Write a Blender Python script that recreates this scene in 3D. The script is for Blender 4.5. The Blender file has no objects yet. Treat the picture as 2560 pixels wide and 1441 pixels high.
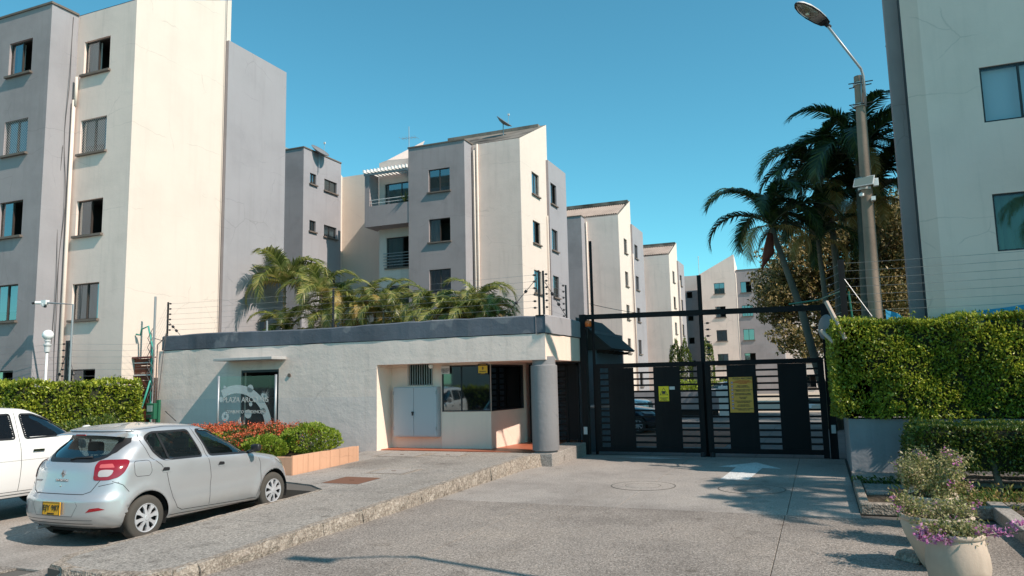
import bpy, bmesh, math, random
import numpy as np
from mathutils import Vector, Matrix
from mathutils.bvhtree import BVHTree
from mathutils.geometry import delaunay_2d_cdt
random.seed(7); np.random.seed(7)
R = math.radians
# ------------------------------------------------------------------ camera
F = 1850.0; PITCH = math.atan(228/F); ROLL = 0.0222; YAW = R(22.3); HC = 2.1
f0 = Vector((-math.sin(YAW), math.cos(YAW), 0)); r0 = Vector((math.cos(YAW), math.sin(YAW), 0)); u0 = Vector((0, 0, 1))
FW = math.cos(PITCH)*f0+math.sin(PITCH)*u0; U1 = -math.sin(PITCH)*f0+math.cos(PITCH)*u0
RT = math.cos(ROLL)*r0-math.sin(ROLL)*U1; UP = math.sin(ROLL)*r0+math.cos(ROLL)*U1
CAM = Vector((0, 0, HC))
scene = bpy.context.scene
col = scene.collection
cd = bpy.data.cameras.new('camera'); cam = bpy.data.objects.new('camera', cd); col.objects.link(cam)
cd.sensor_width = 36; cd.lens = 36*F/2560; cd.clip_start = .1; cd.clip_end = 2000
M = Matrix((RT, UP, -FW)).transposed().to_4x4(); M.translation = CAM
cam.matrix_world = M; scene.camera = cam
# ------------------------------------------------------------------ light
SUN = Vector((1, -.25, 1.0)).normalized()
world = bpy.data.worlds.new('World'); scene.world = world; world.use_nodes = True
nt = world.node_tree; bg = nt.nodes['Background']
sky = nt.nodes.new('ShaderNodeTexSky'); sky.sky_type = 'NISHITA'; sky.sun_disc = False
sky.sun_elevation = math.asin(SUN.z); sky.sun_rotation = math.atan2(SUN.x, SUN.y)
sky.air_density = 1.0; sky.dust_density = .6; sky.ozone_density = 1.5; sky.altitude = 900
mul = nt.nodes.new('ShaderNodeMixRGB'); mul.blend_type = 'MULTIPLY'; mul.inputs[0].default_value = 1
mul.inputs[2].default_value = (.47, 1.09, .98, 1)
nt.links.new(sky.outputs[0], mul.inputs[1]); nt.links.new(mul.outputs[0], bg.inputs[0]); bg.inputs[1].default_value = .15
sl = bpy.data.lights.new('sun', 'SUN'); sl.energy = 4.9; sl.angle = R(.53); sl.color = (1, .86, .745)
so = bpy.data.objects.new('sun', sl); col.objects.link(so); so.rotation_euler = SUN.to_track_quat('Z', 'Y').to_euler(); so.location = (20, -5, 30)
scene.view_settings.view_transform = 'Standard'; scene.view_settings.look = 'None'
scene.view_settings.exposure = 0.27; scene.view_settings.gamma = 1

# ------------------------------------------------------------------ measuring helpers (a photo point on a real plane)
def ray(x, y): return FW+RT*((x-1280)/F)-UP*((y-720.5)/F)
def G(x, y, z=0): r = ray(x, y); return CAM+r*((z-HC)/r.z)
def PY(x, y, Y): r = ray(x, y); return CAM+r*(Y/r.y)
def PX(x, y, X): r = ray(x, y); return CAM+r*(X/r.x)
# ------------------------------------------------------------------ object helpers
ORG = {}
def tag(o, label=None, cat=None, group=None, kind=None):
    if label: o['label'] = label
    if cat: o['category'] = cat
    if group: o['group'] = group
    if kind: o['kind'] = kind
    return o
def thing(name, label, cat, loc=(0, 0, 0), group=None, rz=0):
    o = bpy.data.objects.new(name, None); col.objects.link(o); o.location = loc; o.rotation_euler.z = rz
    o.empty_display_size = .2; ORG[o.name] = Vector(loc)
    return tag(o, label, cat, group)
class MB:
    def __init__(s): s.v = []; s.f = []; s.m = []; s.cur = 0
    def add(s, vs, fs, m=None):
        n = len(s.v); s.v += [tuple(p) for p in vs]; s.f += [tuple(i+n for i in f) for f in fs]; s.m += [s.cur if m is None else m]*len(fs)
    def box(s, x0, x1, y0, y1, z0, z1, m=None):
        s.add([(x0,y0,z0),(x1,y0,z0),(x1,y1,z0),(x0,y1,z0),(x0,y0,z1),(x1,y0,z1),(x1,y1,z1),(x0,y1,z1)],
              [(0,3,2,1),(4,5,6,7),(0,1,5,4),(1,2,6,5),(2,3,7,6),(3,0,4,7)], m)
    def obox(s, o, t, n, s0, s1, d0, d1, z0, z1, m=None):   # o origin, t along, n outward
        P = lambda a, d, z: (o[0]+t[0]*a+n[0]*d, o[1]+t[1]*a+n[1]*d, z)
        s.add([P(s0,d0,z0),P(s1,d0,z0),P(s1,d1,z0),P(s0,d1,z0),P(s0,d0,z1),P(s1,d0,z1),P(s1,d1,z1),P(s0,d1,z1)],
              [(0,1,2,3),(7,6,5,4),(4,5,1,0),(5,6,2,1),(6,7,3,2),(7,4,0,3)], m)
    def quad(s, a, b, c, d, m=None): s.add([a,b,c,d], [(0,1,2,3)], m)
    def tube(s, pts, r, n=8, m=None, r2=None, cap=True):
        pts = [Vector(p) for p in pts]; rs = r if isinstance(r, (list, tuple)) else [r+((r2 or r)-r)*i/max(1,len(pts)-1) for i in range(len(pts))]
        vs = []; prev = None
        for i, p in enumerate(pts):
            d = (pts[min(i+1,len(pts)-1)]-pts[max(i-1,0)]).normalized()
            a = prev if prev is not None else (Vector((0,0,1)) if abs(d.z) < .9 else Vector((1,0,0)))
            x = (a-d*a.dot(d)).normalized(); y = d.cross(x); prev = x
            for k in range(n):
                an = 2*math.pi*k/n; vs.append(p+x*math.cos(an)*rs[i]+y*math.sin(an)*rs[i])
        fs = [(i*n+k, i*n+(k+1)%n, (i+1)*n+(k+1)%n, (i+1)*n+k) for i in range(len(pts)-1) for k in range(n)]
        if cap: fs += [tuple(range(n-1,-1,-1)), tuple(range((len(pts)-1)*n, len(pts)*n))]
        s.add(vs, fs, m)
    def lathe(s, prof, c=(0,0,0), n=24, ax='z', m=None, jit=0):
        vs = []
        for r, z in prof:
            for k in range(n):
                a = 2*math.pi*k/n; x = r*math.cos(a); y = r*math.sin(a)
                if ax == 'z': p = (c[0]+x, c[1]+y, c[2]+z)
                elif ax == 'y': p = (c[0]+x, c[1]+z, c[2]+y)
                else: p = (c[0]+z, c[1]+x, c[2]+y)
                vs.append(p)
        fs = [(i*n+k, i*n+(k+1)%n, (i+1)*n+(k+1)%n, (i+1)*n+k) for i in range(len(prof)-1) for k in range(n)]
        s.add(vs, fs, m)
    def prism(s, poly, z0, z1, m=None):     # z0/z1 numbers or functions of (x,y)
        f0_ = z0 if callable(z0) else (lambda x, y: z0); f1_ = z1 if callable(z1) else (lambda x, y: z1); n = len(poly)
        s.add([(x,y,f0_(x,y)) for x, y in poly]+[(x,y,f1_(x,y)) for x, y in poly],
              [tuple(range(n-1,-1,-1)), tuple(range(n,2*n))]+[(i,(i+1)%n,n+(i+1)%n,n+i) for i in range(n)], m)
    def build(s, name, mat, parent=None, smooth=False, bevel=0, kind=None, label=None, local=False, auto=None):
        org = Vector((0,0,0))
        if parent is not None:
            q = parent
            while q.parent is not None: q = q.parent
            org = ORG.get(q.name, q.location)
        if local: org = Vector((0,0,0))
        me = bpy.data.meshes.new(name)
        me.from_pydata([(a-org.x, b-org.y, c-org.z) for a, b, c in s.v], [], s.f)
        for mm in (mat if isinstance(mat, (list, tuple)) else [mat]): me.materials.append(mm)
        me.polygons.foreach_set('material_index', s.m)
        if smooth: me.polygons.foreach_set('use_smooth', [True]*len(s.f))
        me.update()
        o = bpy.data.objects.new(name, me); col.objects.link(o)
        if parent is not None: o.parent = parent
        if auto is not None:
            bm = bmesh.new(); bm.from_mesh(me)
            for e in bm.edges:
                if len(e.link_faces) == 2 and e.calc_face_angle(0) > R(auto): e.smooth = False
            bm.to_mesh(me); bm.free()
        if bevel:
            b = o.modifiers.new('bevel', 'BEVEL'); b.width = bevel; b.segments = 2; b.limit_method = 'ANGLE'; b.angle_limit = R(40)
        if kind: o['kind'] = kind
        if label: o['label'] = label
        return o
class Rooms(MB):                      # the dark room behind each opening, one mesh per room
    def build(s, name, mat, parent=None, **k):
        for i in range(0, len(s.v), 8):
            q = MB(); q.add(s.v[i:i+8], [(4,5,6,7),(0,1,5,4),(1,2,6,5),(2,3,7,6),(3,0,4,7)]); q.build('room', mat, parent)
def copy_tree(o, parent=None):
    c = o.copy(); col.objects.link(c)
    if parent: c.parent = parent
    for ch in list(o.children): copy_tree(ch, c)
    return c
# ------------------------------------------------------------------ materials
def new_mat(name):
    m = bpy.data.materials.new(name); m.use_nodes = True; n = m.node_tree
    return m, n, n.nodes['Principled BSDF']
def simple(name, c, rough=.5, metal=0, spec=.5, coat=0):
    m, n, b = new_mat(name); b.inputs['Base Color'].default_value = (*c, 1); b.inputs['Roughness'].default_value = rough
    b.inputs['Metallic'].default_value = metal; b.inputs['Specular IOR Level'].default_value = spec; b.inputs['Coat Weight'].default_value = coat
    return m
def N(n, t, **k):
    o = n.nodes.new(t)
    for a, v in k.items():
        if hasattr(o, a): setattr(o, a, v)
        else: o.inputs[a].default_value = v
    return o
def ramp(n, fac, stops):
    r = n.nodes.new('ShaderNodeValToRGB'); e = r.color_ramp.elements
    e[0].position, e[0].color = stops[0][0], (*stops[0][1], 1); e[1].position, e[1].color = stops[-1][0], (*stops[-1][1], 1)
    for p, c in stops[1:-1]:
        q = e.new(p); q.color = (*c, 1)
    n.links.new(fac, r.inputs[0]); return r.outputs[0]
def mix(n, fac, a, b, mode='MIX'):
    x = n.nodes.new('ShaderNodeMixRGB'); x.blend_type = mode
    for i, v in ((0, fac), (1, a), (2, b)):
        if isinstance(v, (int, float)): x.inputs[i].default_value = v
        elif isinstance(v, tuple): x.inputs[i].default_value = (*v, 1)
        else: n.links.new(v, x.inputs[i])
    return x.outputs[0]
def world_pos(n, scale=(1,1,1)):
    g = n.nodes.new('ShaderNodeNewGeometry'); mp = n.nodes.new('ShaderNodeMapping'); mp.inputs['Scale'].default_value = scale
    n.links.new(g.outputs['Position'], mp.inputs[0]); return mp.outputs[0]
def noise(n, vec, scale, detail=4, rough=.55):
    t = n.nodes.new('ShaderNodeTexNoise'); t.inputs['Scale'].default_value = scale; t.inputs['Detail'].default_value = detail; t.inputs['Roughness'].default_value = rough
    n.links.new(vec, t.inputs['Vector']); return t.outputs[0]
def bump(n, b, h, strength, dist=.02, prev=None):
    u = n.nodes.new('ShaderNodeBump'); u.inputs['Strength'].default_value = strength; u.inputs['Distance'].default_value = dist
    n.links.new(h, u.inputs['Height'])
    if prev is not None: n.links.new(prev, u.inputs['Normal'])
    n.links.new(u.outputs[0], b.inputs['Normal']); return u.outputs[0]
def stucco(name, c, var=.10, streak=.14, dirt=(.25,.23,.20), bs=.5, fine=18, patch=.0, patchc=(.5,.5,.5), crack=.35):
    m, n, b = new_mat(name); v = world_pos(n); vs = world_pos(n, (2.2, 2.2, .16)); vh = world_pos(n, (.25,.25,1.6))
    big = noise(n, v, .55, 5, .6); st = noise(n, vs, 1.6, 5, .65); hz = noise(n, vh, 1.1, 4, .6)
    dark = tuple(x*(1-var*1.6) for x in c); light = tuple(min(1, x*(1+var*.7)) for x in c)
    base = ramp(n, big, [(.3, dark), (.5, c), (.72, light)])
    sf = ramp(n, st, [(.52, (0,0,0)), (.78, (1,1,1))]); s1 = mix(n, streak, base, mix(n, sf, base, tuple(x*.55+y*.25 for x, y in zip(c, dirt))))
    f = mix(n, sf, base, tuple(x*.72+y*.10 for x, y in zip(c, dirt)))
    base2 = mix(n, streak*3.2 if streak*3.2 < 1 else 1, base, f)
    if patch:
        pf = ramp(n, noise(n, v, 1.3, 3, .4), [(.60, (0,0,0)), (.63, (1,1,1))]); x = n.nodes.new('ShaderNodeMath'); x.operation = 'MULTIPLY'; x.inputs[1].default_value = patch
        n.links.new(pf, x.inputs[0]); base2 = mix(n, x.outputs[0], base2, patchc)
    # hairline cracks and a weathered line at each floor slab
    wv = n.nodes.new('ShaderNodeVectorMath'); wv.operation = 'ADD'; sc_ = n.nodes.new('ShaderNodeVectorMath'); sc_.operation = 'SCALE'; sc_.inputs['Scale'].default_value = .45
    nc = n.nodes.new('ShaderNodeTexNoise'); nc.inputs['Scale'].default_value = 1.1; nc.inputs['Detail'].default_value = 5; n.links.new(v, nc.inputs['Vector']); n.links.new(nc.outputs['Color'], sc_.inputs[0]); n.links.new(v, wv.inputs[0]); n.links.new(sc_.outputs[0], wv.inputs[1])
    vr = n.nodes.new('ShaderNodeTexVoronoi'); vr.feature = 'DISTANCE_TO_EDGE'; vr.inputs['Scale'].default_value = .42; n.links.new(wv.outputs[0], vr.inputs['Vector'])
    ck = ramp(n, vr.outputs['Distance'], [(.0, (1,1,1)), (.006, (0,0,0))]); ck = mix(n, 1, ck, ramp(n, noise(n, v, .7, 2), [(.52,(0,0,0)),(.6,(1,1,1))]), 'MULTIPLY')
    sz = n.nodes.new('ShaderNodeSeparateXYZ'); n.links.new(wv.outputs[0], sz.inputs[0]); md = n.nodes.new('ShaderNodeMath'); md.operation = 'PINGPONG'; md.inputs[1].default_value = 1.335; n.links.new(sz.outputs[2], md.inputs[0])
    fl_ = ramp(n, md.outputs[0], [(.0, (1,1,1)), (.016, (0,0,0))]); fl_ = mix(n, 1, fl_, ramp(n, noise(n, v, .5, 2), [(.46,(0,0,0)),(.56,(1,1,1))]), 'MULTIPLY')
    ck = mix(n, 1, ck, fl_, 'LIGHTEN'); k1 = n.nodes.new('ShaderNodeMath'); k1.operation = 'MULTIPLY'; k1.inputs[1].default_value = crack; n.links.new(ck, k1.inputs[0])
    base2 = mix(n, k1.outputs[0], base2, tuple(x*.45 for x in c))
    n.links.new(base2, b.inputs['Base Color']); b.inputs['Roughness'].default_value = .93; b.inputs['Specular IOR Level'].default_value = .2
    p = bump(n, b, hz, .35*bs, .03); p = bump(n, b, noise(n, v, fine, 5, .7), bs, .006, p); bump(n, b, noise(n, v, 3.0, 3, .5), .5*bs, .02, p)
    return m
def ground_mat(name, c1, c2, c3, scale=30, sp=.6, rough=.9, tint=None, bmp=.5):
    m, n, b = new_mat(name); v = world_pos(n)
    vo = n.nodes.new('ShaderNodeTexVoronoi'); vo.inputs['Scale'].default_value = scale; n.links.new(v, vo.inputs['Vector'])
    sep = n.nodes.new('ShaderNodeSeparateColor'); n.links.new(vo.outputs['Color'], sep.inputs[0])
    stones = ramp(n, sep.outputs[0], [(0, tuple(x*.42 for x in c1)), (.35, c1), (.7, c2), (1, c3)])
    nz = noise(n, v, scale*.55, 6, .75); grit = ramp(n, nz, [(.38, tuple(x*.55 for x in c1)), (.5, c1), (.66, c3)])
    a = mix(n, sp, grit, stones)
    big = ramp(n, noise(n, v, .38, 6, .65), [(.3, (.66,.65,.65)), (.5, (1,1,1)), (.7, (1.18,1.16,1.13))])
    a = mix(n, 1.0, a, big, 'MULTIPLY')
    st = ramp(n, noise(n, world_pos(n, (.8,.18,1)), 1.4, 5, .7), [(.50, (1,1,1)), (.76, (.78,.76,.74))]); a = mix(n, .8, a, st, 'MULTIPLY')
    blot = ramp(n, noise(n, v, 2.3, 2, .4), [(.66, (1,1,1)), (.71, (.72,.71,.70))]); a = mix(n, .6, a, blot, 'MULTIPLY')
    v3 = n.nodes.new('ShaderNodeTexVoronoi'); v3.inputs['Scale'].default_value = 1.1; v3.inputs['Randomness'].default_value = 1; n.links.new(v, v3.inputs['Vector'])
    a = mix(n, .75, a, ramp(n, v3.outputs['Distance'], [(.04, (.50,.48,.46)), (.11, (1,1,1))]), 'MULTIPLY')
    pit = ramp(n, noise(n, v, scale*1.6, 3, .6), [(.33, (.45,.44,.42)), (.42, (1,1,1))]); a = mix(n, .8, a, pit, 'MULTIPLY')
    if tint: a = mix(n, .25, a, tint)
    n.links.new(a, b.inputs['Base Color']); b.inputs['Roughness'].default_value = rough; b.inputs['Specular IOR Level'].default_value = .25
    p = bump(n, b, vo.outputs['Distance'], bmp, .012); bump(n, b, nz, bmp*.8, .01, p)
    return m
def leaf_mat(name, stops, trans=.35, rough=.45, spec=.35):
    m, n, b = new_mat(name); g = n.nodes.new('ShaderNodeNewGeometry')
    cst = ramp(n, g.outputs['Random Per Island'], stops)
    big = ramp(n, noise(n, world_pos(n), 1.7, 3), [(.35, (.72,.76,.72)), (.65, (1.15,1.12,1.0))]); c = mix(n, 1, cst, big, 'MULTIPLY')
    n.links.new(c, b.inputs['Base Color']); b.inputs['Roughness'].default_value = rough; b.inputs['Specular IOR Level'].default_value = spec
    tr = n.nodes.new('ShaderNodeBsdfTranslucent'); n.links.new(c, tr.inputs[0]); ms = n.nodes.new('ShaderNodeMixShader'); ms.inputs[0].default_value = trans
    n.links.new(b.outputs[0], ms.inputs[1]); n.links.new(tr.outputs[0], ms.inputs[2]); n.links.new(ms.outputs[0], n.nodes['Material Output'].inputs[0])
    return m
def glass_mat(name, tint=(.5,.6,.62), refl=.3, opa=.35, dark=(.02,.03,.035), rough=.03):
    m, n, b = new_mat(name); out = n.nodes['Material Output']
    tr = N(n, 'ShaderNodeBsdfTransparent'); tr.inputs[0].default_value = (*tint, 1)
    gl = N(n, 'ShaderNodeBsdfGlossy'); gl.inputs['Roughness'].default_value = rough; gl.inputs[0].default_value = (.9,.97,1,1)
    df = N(n, 'ShaderNodeBsdfDiffuse'); df.inputs[0].default_value = (*dark, 1)
    m1 = N(n, 'ShaderNodeMixShader'); m1.inputs[0].default_value = opa; n.links.new(tr.outputs[0], m1.inputs[1]); n.links.new(df.outputs[0], m1.inputs[2])
    lw_ = N(n, 'ShaderNodeLayerWeight'); lw_.inputs[0].default_value = .5; pw = N(n, 'ShaderNodeMath', operation='POWER'); pw.inputs[1].default_value = 4.0; n.links.new(lw_.outputs['Facing'], pw.inputs[0])
    ad = N(n, 'ShaderNodeMath', operation='ADD'); ad.inputs[1].default_value = refl+.04; ad.use_clamp = True; n.links.new(pw.outputs[0], ad.inputs[0])
    m2 = N(n, 'ShaderNodeMixShader'); n.links.new(ad.outputs[0], m2.inputs[0]); n.links.new(m1.outputs[0], m2.inputs[1]); n.links.new(gl.outputs[0], m2.inputs[2])
    n.links.new(m2.outputs[0], out.inputs[0]); return m
CREAM = stucco('cream_paint', (.68,.595,.52), .03, .07)
CREAMB = stucco('grazing_cream_paint', (.79,.635,.56), .06, .18)
GRAY = stucco('gray_paint', (.34,.295,.295), .10, .22)
GRAYD = stucco('shaded_gray_paint', (.175,.20,.225), .10, .22)  # copy of the gray paint, blue shade put into its colour
LITGRAY = stucco('sunlit_gray_paint', (.32,.31,.325), .06, .16)  # same gray paint again, sunlit tone put into its colour
GHWALL = stucco('rough_cream_render', (.76,.62,.55), .07, .2, bs=1.0, fine=14)
GHLOW = stucco('rough_gray_render', (.68,.575,.53), .06, .14, bs=1.0, fine=14)
GHBOUNCE = stucco('bounce_tinted_render', (.84,.66,.55), .05, .1, bs=.5)  # cream render, warm bounce off the red floor put into its colour
BAND = stucco('slate_band_paint', (.105,.12,.145), .22, .3, bs=1.2, fine=10, patch=.55, patchc=(.21,.215,.23))
ROOFC = stucco('stained_roof_concrete', (.17,.15,.13), .7, .3, dirt=(.01,.01,.01), bs=.8)
ROOFT = stucco('fibre_roof_sheet', (.34,.27,.23), .2, .4, bs=.5)
INTER = simple('dark_room', (.035,.033,.03), .95)
FRAME = simple('brown_window_frame', (.045,.035,.03), .5); FRAMEW = simple('pale_metal', (.55,.56,.56), .5)
SILL = stucco('sill_concrete', (.17,.14,.12), .2, .3)
GLASS = glass_mat('window_glass', refl=.22); GLASSD = glass_mat('dark_glass', (.25,.28,.3), .10, .5); 
GLASSB = glass_mat('booth_glass', (.12,.13,.14), .12, .6, (.008,.008,.01))
CURT = simple('white_curtain', (.62,.62,.60), .9); CURT2 = simple('plum_curtain', (.25,.12,.13), .9); CURT3 = simple('green_curtain', (.06,.13,.08), .9)
CURT4 = simple('orange_blind', (.35,.10,.04), .9); BLIND = simple('pale_blind', (.50,.56,.60), .8)
BLACK = stucco('black_gate_paint', (.011,.011,.012), .3, .1, bs=.02); BLACK.node_tree.nodes['Principled BSDF'].inputs['Roughness'].default_value = .7
BMET = simple('black_metal', (.02,.02,.024), .5, 0); GALV = simple('galvanised', (.34,.35,.36), .45, .5); WHITE = simple('white_paint', (.78,.78,.76), .45)
RUBBER = simple('rubber', (.03,.028,.027), .85); RUSTY = simple('rust', (.16,.07,.04), .9)
# ------------------------------------------------------------------ walls with real openings, windows
def frame_of(a, b):
    t = Vector((b[0]-a[0], b[1]-a[1])); L = t.length; t /= L; return L, t, Vector((t.y, -t.x))
def panel(mb, a, b, z0, z1, z1b=None, holes=(), reveal=.14, m=0, inner=None, depth=1.0):
    L, t, n = frame_of(a, b); z1b = z1 if z1b is None else z1b
    S = sorted({0, L, *[h[0] for h in holes], *[h[1] for h in holes]}); Z = sorted({z0, min(z1, z1b), *[h[2] for h in holes], *[h[3] for h in holes]})
    P = lambda s, z, d=0: (a[0]+t.x*s-n.x*d, a[1]+t.y*s-n.y*d, z)
    inh = lambda s, z: any(h[0] < s < h[1] and h[2] < z < h[3] for h in holes)
    for i in range(len(S)-1):
        for j in range(len(Z)-1):
            if not inh((S[i]+S[i+1])/2, (Z[j]+Z[j+1])/2): mb.quad(P(S[i],Z[j]), P(S[i+1],Z[j]), P(S[i+1],Z[j+1]), P(S[i],Z[j+1]), m)
        if z1 != z1b:
            za = z1+(z1b-z1)*S[i]/L; zb = z1+(z1b-z1)*S[i+1]/L; lo = min(z1, z1b)
            mb.quad(P(S[i],lo), P(S[i+1],lo), P(S[i+1],zb), P(S[i],za), m)
    for s0, s1, h0, h1 in [h[:4] for h in holes]:
        for (p, q, r_, w) in ((P(s0,h0),P(s0,h1),P(s0,h1,reveal),P(s0,h0,reveal)), (P(s1,h1),P(s1,h0),P(s1,h0,reveal),P(s1,h1,reveal)),
                              (P(s0,h1),P(s1,h1),P(s1,h1,reveal),P(s0,h1,reveal)), (P(s1,h0),P(s0,h0),P(s0,h0,reveal),P(s1,h0,reveal))): mb.quad(w, r_, q, p, m)
        if inner is not None:
            e = .001; inner.add([P(s0,h0,reveal+e),P(s1,h0,reveal+e),P(s1,h1,reveal+e),P(s0,h1,reveal+e),P(s0,h0,depth),P(s1,h0,depth),P(s1,h1,depth),P(s0,h1,depth)],
                      [(4,5,6,7),(0,1,5,4),(1,2,6,5),(2,3,7,6),(3,0,4,7)])
def wavy(mb, P, s0, s1, z0, z1, d, amp=.03, n=14):
    k = 7.0
    pts = [(s0+(s1-s0)*i/n, d+amp*math.sin(i*2.2+s0*9)+amp*.5*math.sin(i*1.3)) for i in range(n+1)]
    for i in range(n): mb.quad(P(pts[i][0],z0,pts[i][1]), P(pts[i+1][0],z0,pts[i+1][1]), P(pts[i+1][0],z1,pts[i+1][1]), P(pts[i][0],z1,pts[i][1]))
def window(par, a, b, h, style=0, fm=None, sill=True, bars=False, sm=None, reveal=.1, glass=None):
    L, t, n = frame_of(a, b); s0, s1, z0, z1 = h[:4]; fm = fm or FRAME; w = .035
    P = lambda s, z, d=0: (a[0]+t.x*s-n.x*d, a[1]+t.y*s-n.y*d, z)
    f = MB(); d0, d1 = -reveal-.03, -reveal+.02; mid = (s0+s1)/2
    O = lambda m_, *k: m_.obox(a, t, n, *k)
    O(f, s0, s0+w, d0, d1, z0, z1); O(f, s1-w, s1, d0, d1, z0, z1); O(f, s0+w, s1-w, d0, d1, z0, z0+w); O(f, s0+w, s1-w, d0, d1, z1-w, z1); O(f, mid-w/2, mid+w/2, d0-.01, d1+.005, z0+w, z1-w)
    if style == 6: O(f, s0+(s1-s0)*.25-w/2, s0+(s1-s0)*.25+w/2, d0, d1, z0+w, z1-w); O(f, s0+(s1-s0)*.75-w/2, s0+(s1-s0)*.75+w/2, d0, d1, z0+w, z1-w)
    fo = f.build('window', fm, par)
    for k, (p, q) in enumerate(((s0+w, mid-w/2), (mid+w/2, s1-w))):
        if k == 1 and style in (0, 2): q_ = mid-w/2+.04; continue        # the right leaf is slid open
        g = MB(); dd = reveal+(.012 if k else .0); tl = random.uniform(-.004, .004)
        g.quad(P(p,z0+w,dd), P(q,z0+w,dd+tl), P(q,z1-w,dd+tl), P(p,z1-w,dd)); g.build('pane', glass or GLASS, fo)
    if sill:
        q = MB(); O(q, s0-.07, s1+.07, -.02, .10, z0-.075, z0-.005); q.build('sill', sm or SILL, fo)
    if bars:
        q = MB(); k = int((s1-s0)/.1)
        for i in range(k*3):
            x = s0+(s1-s0)*(i/k)-(z1-z0)
            pa, pb = (x, z0), (x+(z1-z0), z1)
            if pa[0] < s0: pa = (s0, z0+(s0-x))
            if pb[0] > s1: pb = (s1, z1-(pb[0]-s1))
            if pa[0] < s1 and pb[0] > s0 and pb[1] > pa[1]+.02: q.tube([P(pa[0],pa[1],.03), P(pb[0],pb[1],.03)], .006, 4)
        q.build('security_grille', FRAMEW, fo)
    c = MB()
    if style == 1: wavy(c, P, s0+w, s1-w, z0+w, z1-w, reveal+.12, .03, 20); c.build('curtain', CURT, fo)
    if style == 2: wavy(c, P, s0+w, mid-.05, z0+w, z1-w, reveal+.12, .035, 10); c.build('curtain', CURT, fo)
    if style == 3: wavy(c, P, s0+w, s1-w, z0+w, z1-w, reveal+.12, .03, 20); c.build('curtain', CURT2, fo)
    if style == 4: O(c, s0+w, s1-w, -reveal-.12, -reveal-.1, z0+(z1-z0)*.28, z1-w); c.build('blind', BLIND, fo)
    if style == 5: O(c, mid, s1-w, -reveal-.12, -reveal-.1, z0+(z1-z0)*.4, z1-w); c.build('blind', CURT4, fo)
    if style == 6: wavy(c, P, s0+w, s1-w, z0+w, z1-w, reveal+.12, .03, 24); c.build('curtain', CURT, fo)
    if style == 7: O(c, s0+w, s1-w, -reveal-.12, -reveal-.1, z0+w, z1-w); c.build('blind', BLIND, fo)
    if style == 8: wavy(c, P, s0+w, s1-w, z0+w, z1-w, reveal+.12, .03, 20); c.build('curtain', CURT3, fo)
    return fo
def text(par, s, size, mat, loc, t, u, name='lettering', ext=.002, align='CENTER', bold=0):
    cu = bpy.data.curves.new('t', 'FONT'); cu.body = s; cu.size = size; cu.extrude = ext; cu.align_x = align; cu.align_y = 'CENTER'; cu.resolution_u = 3; cu.offset = bold
    o = bpy.data.objects.new('t', cu); col.objects.link(o); dg = bpy.context.evaluated_depsgraph_get()
    me = bpy.data.meshes.new_from_object(o.evaluated_get(dg)); bpy.data.objects.remove(o)
    t = Vector(t).normalized(); u = Vector(u).normalized(); w = t.cross(u); mt = Matrix((t, u, w)).transposed().to_4x4()
    q = par
    while q is not None and q.parent is not None: q = q.parent
    mt.translation = Vector(loc)-(ORG.get(q.name, Vector((0,0,0))) if q is not None else Vector((0,0,0)))
    me.transform(mt); me.materials.clear(); me.materials.append(mat); me.name = name
    o = bpy.data.objects.new(name, me); col.objects.link(o); o.parent = par; return o
# ================================================================== GROUND
ASPH = ground_mat('exposed_aggregate_concrete', (.21,.185,.163), (.34,.30,.27), (.50,.445,.40), 62, .5)
CONC = ground_mat('smooth_worn_concrete', (.31,.28,.255), (.38,.345,.315), (.45,.415,.38), 60, .25, bmp=.25)
WALK = ground_mat('sidewalk_concrete', (.26,.238,.215), (.35,.32,.29), (.44,.405,.365), 48, .45, bmp=.4)
KERB = ground_mat('chipped_kerb_concrete', (.27,.225,.185), (.39,.34,.29), (.50,.44,.38), 38, .3, bmp=.9)
JOINT = simple('joint_dirt', (.10,.09,.08), 1)
DIRT = ground_mat('soil', (.06,.045,.03), (.11,.08,.055), (.17,.13,.09), 30, .5)
DARKC = ground_mat('lot_asphalt', (.13,.13,.13), (.20,.195,.19), (.28,.27,.26), 40, .3)
g = MB(); g.box(-400, 400, -400, 600, -.5, -.06); tag(g.build('ground', DARKC), kind='structure')
drive = MB(); drive.box(-30, 8, -8, 19.98, -.058, -.03); drive = drive.build('driveway', JOINT); drive['kind'] = 'structure'
def slab(poly, mat, par, z=0.0, zb=-.029, name='slab'):
    m = MB(); c = (sum(p[0] for p in poly)/len(poly), sum(p[1] for p in poly)/len(poly))
    z_ = z if not callable(z) else z
    m.prism(poly, zb, z_); return m.build(name, mat, par, bevel=.005)
gp = .004
def rect(x0, x1, y0, y1): return [(x0+gp,y0+gp),(x1-gp,y0+gp),(x1-gp,y1-gp),(x0+gp,y1-gp)]
yj = [-8, -3, 3.0, 7.4, 12.05]
for i in range(4):
    slab(rect(-4.6, -.62, yj[i], yj[i+1]), ASPH, drive); slab(rect(-.62, 3.5, yj[i], yj[i+1]), ASPH, drive); slab(rect(-8.6 if i > 1 else -9, -4.6, yj[i], yj[i+1]), ASPH, drive)
    slab(rect(3.5, 8, yj[i], yj[i+1]), ASPH, drive)
ys = [12.05, 15.6, 19.95]
for i in range(2):
    slab(rect(-6.9, -3.2, ys[i], ys[i+1]), CONC, drive); slab(rect(-3.2, -.6, ys[i], ys[i+1]), CONC, drive); slab(rect(-.6, .42, ys[i], ys[i+1]), CONC, drive)
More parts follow.
